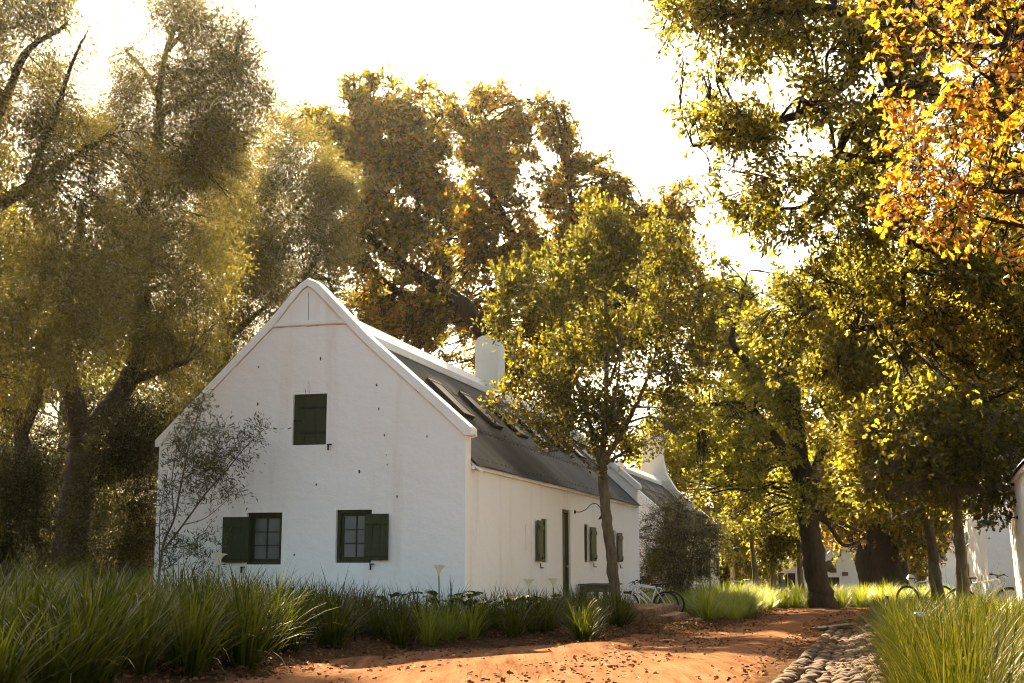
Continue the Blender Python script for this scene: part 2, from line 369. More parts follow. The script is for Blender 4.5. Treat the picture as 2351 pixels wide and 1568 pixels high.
# ------------------------------------------------------------------ white cottage
def cut(mb_body,boxes,name,mats,parent):
    """solid minus niches"""
    o=bpy.data.objects.new(name,mb_body.mesh(name,mats)); COL.objects.link(o)
    c=MB()
    for b in boxes: c.box(*b)
    co=bpy.data.objects.new('cutter',c.mesh('cutter',mats)); COL.objects.link(co)
    m=o.modifiers.new('cut','BOOLEAN'); m.object=co; m.operation='DIFFERENCE'; m.solver='EXACT'
    dg=bpy.context.evaluated_depsgraph_get(); me=bpy.data.meshes.new_from_object(o.evaluated_get(dg)); o.modifiers.clear(); o.data=me; me.name=name
    bpy.data.objects.remove(co); o.parent=parent; return o
HLEN=17.25; MX=-2.87
CAP_OUT=[(-5.90,3.66),(-5.90,3.78),(-3.73,5.86),(-3.14,6.52),(-2.98,6.62),(-2.80,6.54),(-2.22,5.95),(-1.81,5.53),(.10,3.85),(.10,3.72)]
CAP_IN=[(-5.79,3.66),(-5.79,3.70),(-3.66,5.74),(-3.08,6.42),(-2.98,6.48),(-2.87,6.43),(-2.29,5.84),(-1.88,5.42),(-.03,3.76),(-.03,3.72)]
def window(parent,c,w,h,axis,shut,worn=False,bars=(2,3)):
    """a casement in a niche; axis 'y' = front gable (looks -y), 'x' = street side (looks +x); shut = which side its open shutter hangs"""
    root_rot=0 if axis=='y' else math.pi/2
    e=MB(); fw=.055
    def B(m,x,z,dx,dz,y,dy,bev=.004): m.box((x,y,z),(dx,dy,dz),None,bev)
    B(e,-w/2+fw/2,0,fw,h,.09,.10); B(e,w/2-fw/2,0,fw,h,.09,.10); B(e,0,h/2-fw/2,w-2*fw,fw,.09,.10); B(e,0,-h/2+fw/2,w-2*fw,fw,.09,.10)
    mat=M['green_worn'] if worn else M['green']
    fr=e.build('window',mat,parent,loc=c,rz=root_rot)
    x0,x1=-w/2+fw,w/2-fw
    s=MB(); sw=.045
    B(s,x0+sw/2,0,sw,h-2*fw,.115,.05); B(s,x1-sw/2,0,sw,h-2*fw,.115,.05); B(s,0,h/2-fw-sw/2,x1-x0-2*sw,sw,.115,.05); B(s,0,-h/2+fw+sw/2,x1-x0-2*sw,sw,.115,.05)
    gx0,gx1=x0+sw,x1-sw; gz0,gz1=-h/2+fw+sw,h/2-fw-sw
    for i in range(1,bars[0]): B(s,gx0+(gx1-gx0)*i/bars[0],0,.018,gz1-gz0,.112,.03,.002)
    for j in range(1,bars[1]): B(s,(gx0+gx1)/2,gz0+(gz1-gz0)*j/bars[1],gx1-gx0,.016,.113,.026,.002)
    s.build('sash',mat,fr)
    p=MB(); p.box(((gx0+gx1)/2,.125,(gz0+gz1)/2),(gx1-gx0+.01,.006,gz1-gz0+.01)); p.build('pane',M['glass'],fr)
    return fr
def shutter(parent,c,w,h,rz,worn=False):
    m=MB(); n=3
    for i in range(n): m.box((-w/2+w*(i+.5)/n,0,0),(w/n-.006,.03,h),None,.004)
    for z in (h*.33,-h*.36): m.box((0,-.026,z),(w*.96,.024,.095),None,.006)
    o=m.build('shutter',M['green_worn'] if worn else M['green'],parent,loc=c,rz=rz)
    return o
def wall_lamp(name,label,loc,rz,scale=1):
    """swan-neck lamp: local +x is out of the wall"""
    t=thing(name,label,'wall lamp',loc,rz)
    m=MB(); m.lathe([(0,.0),(.07,.0),(.07,.02),(.045,.045),(0,.05)],(0,0,0),12,Matrix.Rotation(math.pi/2,3,'Y')); m.build('wall_plate',M['iron'],t,True)
    pts=catmull([(.03,0,0),(.22,0,.0),(.42,0,.09),(.62,0,.26),(.80,0,.27),(.93,0,.14),(1.0,0,.0)],5); MB().tube(pts,.014,8).build('swan_neck',M['iron'],t,True)
    rot=Matrix.Rotation(R(-20),3,'Y'); c=(1.0,0,-.02)
    sh=MB().lathe([(.035,.04),(.05,0),(.052,-.07),(.075,-.08),(.215,-.19),(.212,-.196),(.07,-.09),(.03,-.08)],c,20,rot).build('lamp_shade',M['lampgreen'],t,True)
    MB().lathe([(.03,-.09),(.062,-.13),(.066,-.22),(.045,-.28),(0,-.295)],c,14,rot).build('glass_bulb_jar',M['lampglass'],t,True)
    t.scale=(scale,)*3; return t

def cottage(name,label,loc,rz,front=True,far_chimney=False,mid_chimney=True,win=None,door=None,slots=True,mats=('plaster','mould'),eave_flap=True,LEN=17.25):
    h=thing(name,label,'cottage',loc,rz)
    PL,MO=M[mats[0]],M[mats[1]]
    gab=[(-5.82,-1.2),(0,-1.2),(0,3.75)]+[(.02+x if 0 else x,z) for x,z in [(-1.85,5.47),(-2.26,5.88),(-2.84,6.48),(-2.98,6.54),(-3.11,6.46),(-3.70,5.79),(-5.82,3.72)]]
    niches=[]; side=[]
    if front:
        niches=[((-2.88,.02,4.075),(.645,.3,.90)),((-3.69,.02,2.005),(.68,.36,.90)),((-2.005,.02,2.035),(.66,.36,.90))]
    for (y,z,w_,h_) in (win or []): side.append(((-.02,y,z),(.34,w_,h_)))
    if door: side.append(((-.02,door,1.52),(.36,.80,2.48)))
    if slots:
        for y in (4.03,14.15): side.append(((0,y,2.08),(.10,.045,.5)))
    g=MB().prism(gab,0,.32); cut(g,niches if niches else [((0,-5,0),(.1,.1,.1))],'gable_wall',PL,h)
    body=[(-5.80,-1.2),(0,-1.2),(0,3.24),(-2.87,5.98),(-5.80,3.24)]
    cut(MB().prism(body,.322,LEN-.322),side or [((0,-5,0),(.1,.1,.1))],'wall',PL,h)
    MB().prism(gab,LEN-.32,LEN).build('gable_wall',PL,h)
    # rake copings, plaster rolls standing proud of the wall
    for nm,y0,y1 in (('gable_coping',-.045,.37),('gable_coping',LEN-.37,LEN+.045)):
        m=MB(); n=len(CAP_OUT); a=CAP_OUT; b=CAP_IN
        vs=[(x,y0+.02,z) for x,z in a]+[(x,y0,z) for x,z in b]+[(x,y1-.02,z) for x,z in a]+[(x,y1,z) for x,z in b]
        # slightly rounded top: outer ring lifted in the middle
        vs+=[(x+(.0),(y0+y1)/2,z+.025) for x,z in a]
        fs=[]
        for i in range(n-1):
            fs+=[(i,i+1,n+i+1,n+i),(2*n+i,3*n+i,3*n+i+1,2*n+i+1),(i,4*n+i,4*n+i+1,i+1),(4*n+i,2*n+i,2*n+i+1,4*n+i+1),(n+i,n+i+1,3*n+i+1,3*n+i)]
        fs+=[(0,n,3*n,2*n,4*n),(n-1,5*n-1,3*n-1,4*n-1,2*n-1)]
        m.add(vs,fs); m.build(nm,MO,h)
    if front:
        m=MB(); m.box((-2.965,-.013,5.80),(1.55,.03,.07),None,.01)
        m.build('gable_band',MO,h)
        m=MB()
        for pts in ([(-2.965,6.36),(-2.955,6.2),(-2.962,6.08),(-2.95,5.95),(-2.955,5.86)],[(-2.98,4.62),(-2.972,4.58),(-2.965,4.55)],[(-2.91,4.75),(-2.905,4.62),(-2.9,4.55)]):
            for (x0,z0),(x1,z1) in zip(pts,pts[1:]): m.box(((x0+x1)/2,-.001,(z0+z1)/2),(.007,.006,abs(z1-z0)+.004),Matrix.Rotation(math.atan2(x1-x0,z1-z0),3,'Y'))
        # rust-edged chips in the limewash
        for x,z,r in ((-1.63,4.64,.016),(-1.58,4.22,.012),(-1.47,3.76,.012),(-.69,3.72,.011),(-1.43,3.42,.009),(-1.41,3.25,.009),(-1.92,3.14,.018),(-2.72,2.93,.013),(-3.90,5.05,.014),(-3.89,4.38,.016),(-2.70,5.15,.015),(-3.1,1.72,.014),(-1.22,2.7,.012)):
            m.lathe([(0,.004),(r*.7,.004),(r,.0005)],(x,0,z),8,Matrix.Rotation(math.pi/2,3,'X')@Matrix.Diagonal((1.1,1.5+random.random(),1)))
        m.build('wall_cracks',simple('dark_crack',(.07,.045,.03),.9),h)['kind']='stuff'
        m=MB()
        for (x0,z0),(x1,z1) in list(zip(CAP_IN[1:5],CAP_IN[2:5]))+list(zip(CAP_IN[4:9],CAP_IN[5:9]))+[((-3.66,5.755),(-2.2,5.755))]:
            L_=math.hypot(x1-x0,z1-z0); k_=int(L_/.12)+1
            for i in range(k_):
                t0,t1=i/k_,(i+1)/k_; wd=random.uniform(.004,.016); mx,mz=x0+(x1-x0)*(t0+t1)/2,z0+(z1-z0)*(t0+t1)/2
                m.box((mx,-.0015,mz-wd*.5),(L_/k_+.004,.003,wd),Matrix.Rotation(-math.atan2(z1-z0,x1-x0),3,'Y'))
        m.build('rain_stain',simple('rusty_rain_stain',(.42,.27,.17),.9,0,.35,9),h)['kind']='stuff'
    # corrugated roof sheets
    for side_ in (1,-1):
        n=int((LEN-.64)/.0127); yy=np.linspace(.318,LEN-.318,n); wv=.010*np.sin(yy/.076*2*math.pi)
        xe=.13 if side_>0 else -5.93; xr=MX
        V=[];I=[]
        for r_,(fa,fb,la,lb) in enumerate(((0,.335,.030,.012),(.325,.665,.030,.012),(.655,1,.030,.012))):
            for f,lp in ((fa,la),(fb,lb)):
                V.append(np.stack([np.full(n,xe+(xr-xe)*f),yy,3.20+2.86*f+wv+lp+.010*np.sin(yy*1.1+f*3)*(1-f)+.003*np.sin(yy*7+r_)],-1))
            i=np.arange(2*n).reshape(2,n)+r_*2*n
            I.append(np.stack([i[:-1,:-1],i[:-1,1:],i[1:,1:],i[1:,:-1]],-1).reshape(-1))
        V=np.concatenate(V); q=np.concatenate(I)
        rf=link('roof',npmesh('roof',V,q,[4]*(3*(n-1)),M['iron_roof'],True),h)
        if side_>0:
            sl_=math.atan2(2.86,3.0); rot=Matrix.Rotation(sl_,3,'Y')
            m=MB()
            for f in (.05,.30,.34,.62,.66,.93):
                for y in np.arange(.5,LEN-.4,.304): m.box((.13-3.0*f,y,3.20+2.86*f+.045),(.022,.022,.016),rot)
            m.build('roof_screws',M['iron'],rf)['kind']='stuff'
            if front:
                for k,y in enumerate((3.42,5.55,7.80,10.05,12.2,14.35)):
                    m=MB(); L=1.07; W=.80
                    ctr=Vector((-1.54,y+W/2,3.20+2.86*(1.67/3.0)+.05)); off=rot@Vector((0,0,.05))
                    for dx,dy,a,b in ((-L/2+.03,0,.06,W),(L/2-.03,0,.06,W),(0,-W/2+.025,L-.12,.05),(0,W/2-.025,L-.12,.05)):
                        m.box(ctr+rot@Vector((dx,dy,.03)),(a,b,.08),rot,.008)
                    s=m.build('skylight',M['darkwood'],rf); g_=MB(); g_.box(ctr+rot@Vector((0,0,.05)),(L-.11,W-.09,.012),rot); g_.build('skylight_glass',M['skyglass'],s)
    # plastered ridge
    m=MB(); pr=[(MX-.36,5.80),(MX-.34,5.95),(MX-.14,6.17),(MX,6.22),(MX+.14,6.17),(MX+.34,5.92),(MX+.36,5.77),(MX+.32,5.76),(MX-.32,5.76)]
    m.prism(pr,.30,LEN-.30); m.build('ridge_cap',MO,h)
    m=MB(); m.box((.035,LEN/2,3.205),(.07,LEN-.66,.07),None,.012); m.build('eave_moulding',MO,h)
    if mid_chimney:
        m=MB(); cx0,cx1=-2.92,-2.31; y0,y1=10.1,10.75
        pr=[(cx0,5.6),(cx1,5.6),(cx1,7.12),(cx1-.07,7.24),(cx1-.2,7.29),(cx0+.2,7.29),(cx0+.07,7.24),(cx0,7.12)]
        m.prism(pr,y0,y1); m.build('chimney',MO,h)
    if far_chimney:
        m=MB(); y0,y1=LEN-.42,LEN+.25; cx=MX-.1
        pr=[(cx-1.1,5.55),(cx+1.1,5.55),(cx+.62,6.35),(cx+.47,7.0),(cx+.43,8.3),(cx-.43,8.3),(cx-.47,7.0),(cx-.62,6.35)]
        m.prism(pr,y0,y1)
        m.add([(cx-.62,y0-.1,5.95),(cx+.62,y0-.1,5.95),(cx,y0-.1,6.75),(cx-.62,y0+.1,5.95),(cx+.62,y0+.1,5.95),(cx,y0+.1,6.75)],[(0,1,2),(3,5,4),(0,2,5,3),(1,4,5,2),(0,3,4,1)])
        m.build('chimney',MO,h)
    if front:
        # loft hatch
        m=MB()
        for i in range(3): m.box((-2.88-.205+.205*i,.05,4.075),(.199,.035,.885),None,.003)
        ld=m.build('loft_hatch',M['green'],h)
        m=MB()
        for z in (4.29,3.84): m.box((-2.82,.026,z),(.5,.012,.045),None,.004); m.lathe([(.025,-.006),(.025,.006)],(-3.07,.026,z),10,Matrix.Rotation(math.pi/2,3,'X'))
        m.box((-3.11,.026,4.06),(.16,.012,.04),None,.004); m.build('hinge_strap',M['iron'],ld)
        for i,(x,z,w_,h_,sx) in enumerate(((-3.69,2.005,.68,.90,-1),(-2.005,2.035,.66,.90,1))):
            window(h,(x,.03,z),w_,h_,'y',sx)
            if sx<0: shutter(h,(-4.20,-.055,1.985),.50,.79,R(5))
            else: shutter(h,(-1.56,-.055,2.02),.45,.78,R(-6))
        for x,z in ((-4.05,1.49),(-1.64,1.545),(-2.47,3.60)):
            m=MB(); m.box((x,-.05,z+.02),(.09,.02,.02),None,.004); m.box((x-.02,-.055,z-.03),(.028,.018,.10),None,.006); m.box((x,-.02,z+.02),(.02,.06,.02)); m.build('shutter_stay',M['iron'],h)
    # street side windows and door
    for k,(y,z,w_,h_) in enumerate(win or []):
        window(h,(.0,y,z),w_,h_,'x',1,True)
        if k==0: yy=y-.57
        else: yy=y+.56
        shutter(h,(.055,yy,z-.015),.50,h_-.08,math.pi/2+R(3 if k==0 else -3),True)
        m=MB()
        m.box((.06,yy,z-.52),(.02,.02,.10)); m.box((.09,yy+.01,z-.56),(.08,.03,.02)); m.build('shutter_stay',M['iron'],h); MB().box((.10,yy+.06,z-.36),(.03,.13,.035),None,.006).build('shutter_latch',M['iron'],h)
    if door:
        m=MB(); 
        for a,b,dw,dh in ((-.37,1.52,.06,2.46),(.37,1.52,.06,2.46),(0,2.72,.68,.06)): m.box((-.09,door+a,b),(.10,dw,dh),None,.005)
        d=m.build('door_frame',M['green_worn'],h)
        m=MB(); m.box((-.12,door,1.47),(.045,.678,2.42),None,.004)
        for z0 in (.72,1.62,2.32): m.box((-.092,door,z0),(.012,.46,.6 if z0>1 else .5),None,.006)
        d=m.build('door',M['green_worn'],h); m=MB(); m.lathe([(0,.07),(.022,.068),(.03,.05),(.022,.032),(.01,.02),(.01,0)],(-.09,door+.26,1.5),10,Matrix.Rotation(math.pi/2,3,'Y')); m.build('door_handle',M['brass'],d)
        # cast-iron flashing flap at the near eave
    if eave_flap:
        m=MB(); m.add([(.0,.33,3.30),(.16,.33,3.16),(.16,.52,3.16),(.0,.52,3.31),(0,.33,3.27),(.16,.33,3.13),(.16,.52,3.13),(0,.52,3.28)],[(0,1,2,3),(7,6,5,4),(0,4,5,1),(1,5,6,2),(2,6,7,3),(3,7,4,0)]); m.build('eave_flashing',M['post'],h)
    return h
C0=P(1067,1290,21.7)
WIN=[(5.56,2.04,.52,.90),(9.78,2.04,.50,.90),(13.3,2.0,.50,.86)]
house=cottage('white_cottage','large white limewashed cottage with a grey corrugated roof, skylights and dark green shutters',(C0[0],C0[1],0),-A,win=WIN,door=7.62)
def hp(x,y,z): return C0*np.array([1,1,0])+G3*x+E3*y+np.array([0,0,z])
wall_lamp('wall_lamp','black swan-neck lamp beside the green door of the large cottage',hp(.0,8.48,2.74),-A+R(-4),.66)
c2=hp(-4.05,24.5,0); c2[2]=-.62
q=P(1651,1290,60.5); far2=np.array([q[0],q[1],0]); c2=far2-E3*HLEN 
cottage('far_cottage','white cottage with a tall chimney on its far gable, behind the twiggy bush',(c2[0],c2[1],-.62),-A,front=False,mid_chimney=False,far_chimney=True,win=[(5.2,2.0,.5,.9),(9.2,2.0,.5,.9),(11.6,2.0,.5,.9),(15.6,2.0,.5,.9)],door=13.6,slots=False)
def h2(x,y,z): return np.array([c2[0],c2[1],-.62])+G3*x+E3*y+np.array([0,0,z])
wall_lamp('wall_lamp','small dark swan-neck lamp on the far cottage with the tall chimney',h2(0,14.4,2.95),-A,1.0)

# ------------------------------------------------------------------ vegetation tools
def tmpl(kind):
    """leaf outlines: x across, y along, z out of the blade"""
    if kind=='oak':   # lobed, folded at the midrib, two halves
        r=[(0,0),(.05,.08),(.16,.2),(.10,.32),(.27,.45),(.17,.56),(.30,.72),(.16,.82),(.12,.95),(0,1)]
        v=[(x,y,abs(x)*.35-.25*(y-.4)**2) for x,y in r]; l=[(-x,y,z) for x,y,z in v[1:-1]]
        n=len(r); V=v+l; return np.array(V),[tuple(range(n)),tuple([0]+[n+k for k in range(n-2)]+[n-1])[::-1]]
    if kind=='oaklow':
        V=[(0,0,0),(.20,.25,.05),(.12,.42,.03),(.32,.62,.08),(.14,1,-.06),(-.14,1,-.06),(-.32,.62,.08),(-.12,.42,.03),(-.20,.25,.05)]
        return np.array(V),[(0,1,2,3,4,5,6,7,8)]
    if kind=='hex':
        V=[(0,0,0),(.26,.3,.07),(.24,.7,.07),(0,1,-.1),(-.24,.7,.07),(-.26,.3,.07)]; return np.array(V),[(0,1,2,3),(0,3,4,5)]
    if kind=='lance':
        V=[(0,0,0),(.11,.45,.02),(0,1,-.12),(-.11,.45,.02)]; return np.array(V),[(0,1,2,3)]
def unit(v): return v/np.maximum(np.linalg.norm(v,axis=-1,keepdims=True),1e-9)
def leaves(name,pos,dirs,size,kind,mat,up=.6,flat=.5):
    n=len(pos); TV,TF=tmpl(kind); d=unit(dirs)
    nr=unit(rng.normal(size=(n,3))*flat+np.array([0,0,up])); x=unit(np.cross(d,nr)); z=np.cross(x,d)
    s=size[:,None,None]; T=TV[None]
    wv=rng.uniform(.75,1.25,(n,1,1))
    v=pos[:,None]+s*(T[...,0:1]*wv*x[:,None]+T[...,1:2]*d[:,None]+T[...,2:3]*rng.uniform(.3,2.2,(n,1,1))*z[:,None])
    K=len(TV); off=(np.arange(n)*K)[:,None]
    idx=np.concatenate([np.array(f) for f in TF]); li=(off+idx[None]).ravel(); lt=np.tile([len(f) for f in TF],n)
    return npmesh(name,v.reshape(-1,3),li,lt,mat)
def tubes(name,segs,mat,n=4):
    """many thin tapering twigs at once: list of (points, radii)"""
    mb=MB()
    for p,r in segs: mb.tube(p,r,n,False)
    me=bpy.data.meshes.new(name); me.from_pydata(mb.v,[],mb.f); me.polygons.foreach_set('use_smooth',[True]*len(mb.f)); me.materials.append(mat); me.update(); return me
def inpoly(x,y,poly):
    poly=np.asarray(poly,float); c=np.zeros(np.shape(x),bool); n=len(poly)
    for i in range(n):
        x0,y0=poly[i]; x1,y1=poly[i-1]
        if y0==y1: continue
        k=((y0>y)!=(y1>y))&(x<(x1-x0)*(y-y0)/(y1-y0)+x0); c^=k
    return c
def edgedist(x,y,poly):
    poly=np.asarray(poly,float); best=np.full(np.shape(x),1e9)
    for i in range(len(poly)):
        a=poly[i-1]; b=poly[i]; ab=b-a; L=max((ab**2).sum(),1e-9)
        t=np.clip(((x-a[0])*ab[0]+(y-a[1])*ab[1])/L,0,1); best=np.minimum(best,np.hypot(x-a[0]-ab[0]*t,y-a[1]-ab[1]*t))
    return best
def crown(poly,depth,thick,n,rmin=.35,rmax=1.1,holes=(),shift=0):
    """foliage clumps filling a crown's outline in space: (centre, radius)"""
    poly=np.asarray(poly,float); lo,hi=poly.min(0),poly.max(0); out=[]; k=F/depth; tries=0
    dm=edgedist(*[a.ravel() for a in np.meshgrid(np.linspace(lo[0],hi[0],30),np.linspace(lo[1],hi[1],30))],poly)
    X_,Y_=np.meshgrid(np.linspace(lo[0],hi[0],30),np.linspace(lo[1],hi[1],30)); dm=dm[inpoly(X_.ravel(),Y_.ravel(),poly)].max()
    while len(out)<n and tries<n*200:
        tries+=1; x,y=rng.uniform(lo[0],hi[0]),rng.uniform(lo[1],hi[1])
        if not inpoly(x,y,poly): continue
        if any((x-a)**2+(y-b)**2<c*c for a,b,c in holes): continue
        e=float(edgedist(x,y,poly)); r=min(rng.uniform(rmin,rmax),e/k*1.1+rmin*.6)
        if e/k<r*.3: continue
        th=thick*math.sqrt(min(1,e/dm+.12)); dz=rng.uniform(-th,th)
        out.append((P(x,y,depth+dz+shift),r))
    m=n//2; pp=np.roll(poly,-1,0); seg=np.hypot(*(pp-poly).T); cs=np.cumsum(seg)/seg.sum()
    for _ in range(m):
        i=int(np.searchsorted(cs,rng.random())); t=rng.random(); x,y=poly[i]+(pp[i]-poly[i])*t; r=rmin*rng.uniform(.45,.95); x+=rng.normal()*r*k*.7; y+=rng.normal()*r*k*.7
        if any((x-a)**2+(y-b)**2<c*c for a,b,c in holes): continue
        out.append((P(x,y,depth+rng.normal()*thick*.3+shift),r))
    return out
def foliate(clumps,limbpts,total,size,kind,mat,barkm,parent,names=('crown','branches'),twig=.35,per=10,up=.6,flat=.6,droop=.25,sq=.85,hole=.0,twigs=False,out=.9,jit=.5,thin=1.0,subs=9,spread=.17,shoots=0,maxL=99,holeL=.9):
    """branches from the limbs to each clump, twigs inside it and leaves along the twigs"""
    LP=np.array([p for p,_ in limbpts]) if limbpts else None
    pos=[];dr=[];segs=[]
    w=np.array([r*r for _,r in clumps]); w=w/w.sum()
    HK=[(unit(rng.normal(size=3))*2*np.pi/(holeL*rng.uniform(.6,1.6)),rng.uniform(0,6.28)) for _ in range(7)]; hq=np.quantile(sum(np.sin(rng.uniform(-40,40,(4000,3))@kv+p_) for kv,p_ in HK),hole) if hole>0 else 0
    for (c,r),wi in zip(clumps,w):
        c=np.array(c)
        if LP is not None and (maxL>50 or ((LP-np.array(c))**2).sum(1).min()<maxL**2):
            d2=((LP-c)**2).sum(1)+ .6*np.maximum(0,LP[:,2]-c[2]+.2)**2; k=int(d2.argmin()); a=LP[k]; L=math.sqrt(((c-a)**2).sum())
            mid=a+(c-a)*.5+rng.normal(size=3)*L*.10+np.array([0,0,.10*L])
            rb=min(limbpts[k][1]*.6,.012+.012*L,.05)*thin
            bp=catmull([a,mid,c+rng.normal(size=3)*r*.2],4); segs.append((bp,np.linspace(rb,rb*.45,len(bp))))
        else: rb=.012*thin; bp=[c]
        nt=max(3,int(total*wi/per))
        # sub-branches; the leaf sprays sit along their outer halves
        subsn=[]
        for _ in range(subs):
            v=unit(rng.normal(size=3)+np.array([0,0,.15])); tip=c+v*r*np.array([1,1,sq])*rng.uniform(.4,1.25)*out; st=bp[rng.integers(len(bp)//2,len(bp))]
            m=(st+tip)/2+rng.normal(size=3)*r*.12; pts=catmull([st,m,tip],3); subsn.append(pts); segs.append((pts,np.linspace(rb*.5,.004*thin,len(pts))))
        SN=np.array(subsn); k=rng.integers(0,len(SN),nt); a=rng.integers(SN.shape[1]//2,SN.shape[1],nt)
        tips=SN[k,a]+rng.normal(size=(nt,3))*r*spread*np.array([1,1,.75]); v=unit(tips-c)
        if hole>0:
            keep=sum(np.sin(tips@kv+ph_) for kv,ph_ in HK)>hq; tips=tips[keep]; v=v[keep]; nt=len(tips)
        if nt==0: continue
        td=unit(v+rng.normal(size=(nt,3))*.6+np.array([0,0,-droop]))
        if twigs:
            sp=np.concatenate([np.array(s) for s in subsn])
            for i in range(nt):
                if rng.random()<twigs:
                    j=((sp-tips[i])**2).sum(1).argmin(); segs.append(([sp[j],(sp[j]+tips[i])/2+rng.normal(size=3)*.03,tips[i]+td[i]*twig*.8],[.006*thin,.004*thin,.002*thin]))
        m=per; t=rng.uniform(0,1,(nt,m,1)); p=tips[:,None]+td[:,None]*(t*twig)+rng.normal(size=(nt,m,3))*twig*.22*jit*2
        ld=td[:,None]+rng.normal(size=(nt,m,3))*.75+np.array([0,0,-droop])
        pos.append(p.reshape(-1,3)); dr.append(ld.reshape(-1,3))
    if shoots:                                  # upright leafy shoots round the top of the crown
        cs=sorted(clumps,key=lambda q:-q[0][2]+rng.normal()*.35)
        for i in range(shoots):
            c,r=cs[i%max(1,len(cs)*2//3)]; a=np.array(c)+rng.normal(size=3)*r*.5; h=rng.uniform(.25,.65); d=unit(np.array([rng.normal()*.22,rng.normal()*.22,1.0])); segs.append(([a,a+d*h*.5,a+d*h],[.006,.004,.002])); m=int(h*55)
            t=rng.uniform(.1,1,(m,1)); pos.append(a+d*h*t+rng.normal(size=(m,3))*.02); dr.append(d*.9+unit(rng.normal(size=(m,3)))*.9)
    pos=np.concatenate(pos); dr=np.concatenate(dr); sz=size*rng.uniform(.6,1.25,len(pos))
    if parent is not None:
        inv=np.array(parent.location); pos=pos-inv; segs=[([np.array(q)-inv for q in p],r) for p,r in segs]
    if segs: link(names[1],tubes(names[1],segs,barkm,4),parent)
    return link(names[0],leaves(names[0],pos,dr,sz,kind,mat,up,flat),parent)
def limbs(defs,parent,mat,name='trunk',sides=10,rough=.04):
    """trunk and main limbs, [(points, r0, r1)...]; returns samples to hang branches on"""
    mb=MB(); out=[]; inv=np.array(parent.location)
    for i,(pts,r0,r1) in enumerate(defs):
        c=catmull(pts,7); m=len(c); rr=np.linspace(0,1,m)**.8; rad=r0+(r1-r0)*rr
        if i==0: rad=rad*(1+.33*np.exp(-np.arange(m)/3.5))
        c=[p+rng.normal(size=3)*rad[k]*.06*(k>0) for k,p in enumerate(c)]
        rad=rad*(1+rng.normal(size=m)*rough*(np.arange(m)>4))
        mb.tube([p-inv for p in c],rad,sides); out+=[(p,rad[k]) for k,p in enumerate(c)]
    mb.build(name,mat,parent,True); return out
def tree(name,label,cat,base,limbdefs,clumps,total,size,kind,mat,barkm,group=None,skip=0,**kw):
    t=thing(name,label,cat,tuple(base),0,group)
    lp=limbs(limbdefs,t,barkm); lp2=[q for q in lp if q[0][2]>base[2]+skip] or lp
    foliate(clumps,lp2,total,size,kind,mat,barkm,t,**kw); return t
def L(pts,d): return [P(x,y,d if len(q)==0 else q[0]) for x,y,*q in pts]
QF=1.0   # foliage amount

# ---- olive-leaved trees on the left
g0=gnd(190,1500); b=P(180,1290,27); b[2]=float(hgt(b[0],b[1]))
D=27
A_l=[([b]+L([(172,1200),(186,1090),(190,1000)],D),.42,.30),
 (L([(190,1000),(160,880,26.6),(143,764,26),(170,620,26),(190,470,25.5)],D),.26,.07),
 (L([(190,1010),(240,950,27.3),(290,880,27.5),(330,760,28),(325,640,28),(318,510,28),(340,439,28),(366,300,28),(366,220,28),(380,121,28.5),(410,40,29)],D),.27,.05),
 (L([(322,540),(345,430),(390,395,27.5),(439,366,27)],D),.12,.05),
 (L([(360,340,28),(373,263,28),(439,227,27.5),(470,195,27.3),(534,161,27)],D),.13,.04),
 (L([(366,230,28),(330,160,28),(290,120,27.5)],D),.08,.03),
 (L([(380,121,28.5),(440,60,28.5),(500,30,29)],D),.06,.025),
 (L([(290,880,27.5),(370,850,27),(430,830,26.5)],D),.12,.05)]
A_c=crown([(180,620),(250,430),(330,370),(470,330),(560,330),(540,470),(500,640),(480,800),(420,900),(250,820),(170,740)],D,2.4,190,.3,.6,holes=[(400,500,22),(330,690,16)],shift=.9)
A_top=crown([(205,330),(215,200),(250,120),(330,170),(345,60),(300,-10),(330,-30),(420,-50),(560,-40),(585,60),(612,170),(640,265),(560,330),(380,380),(260,400)],D,1.8,210,.28,.5,holes=[(265,60,45),(290,40,40),(420,190,18)])
tA=tree('olive_tree','tall grey-green olive-leaved tree with forked bare limbs, just left of the cottage gable','tree',b,A_l,A_c,200000*QF,.09,'lance',M['l_olive'],M['bark_olive'],None,2.5,twig=.4,per=12,droop=.35,twigs=.2,hole=.32,thin=.6,spread=.3,subs=6,maxL=1.6)
foliate(A_top,[q for q in [(p,.05) for l in A_l for p in catmull(l[0],6)] if q[0][2]>8],170000*QF,.085,'lance',M['l_olive'],M['bark_olive'],tA,('sparse_crown','top_branches'),twig=.32,per=9,droop=.0,twigs=.25,spread=.35,subs=6,hole=.36,holeL=.7,thin=.5,maxL=1.5)
# ---- tree at the left edge of the picture, its trunk outside
D=20; b=P(-190,1290,D); b[2]=float(hgt(b[0],b[1]))
B_l=[([b]+L([(-180,1000),(-150,700),(-120,400),(-60,150)],D),.34,.10),(L([(-150,700),(-60,520),(60,432),(121,392),(183,351),(256,307)],D),.16,.04),
 (L([(-120,400),(0,250),(60,120),(150,60)],D),.13,.03),(L([(60,432),(130,250),(160,160),(190,90)],D),.06,.02)]
B_c=crown([(-200,-120),(60,-100),(170,-20),(205,90),(190,190),(165,250),(215,320),(290,350),(330,420),(320,560),(270,700),(160,850),(40,950),(-200,900)],D,2.4,240,.25,.5,holes=[(330,690,30),(215,190,20),(110,640,12)],shift=.5)
tree('olive_tree','dense olive-leaved tree reaching in from the left edge, its limb sloping up to the right','tree',b,B_l,B_c,300000*QF,.08,'lance',M['l_olive'],M['bark_olive'],None,2,twig=.35,per=12,droop=.25,twigs=.2,hole=.28,thin=.6,spread=.3,subs=6,maxL=1.6)
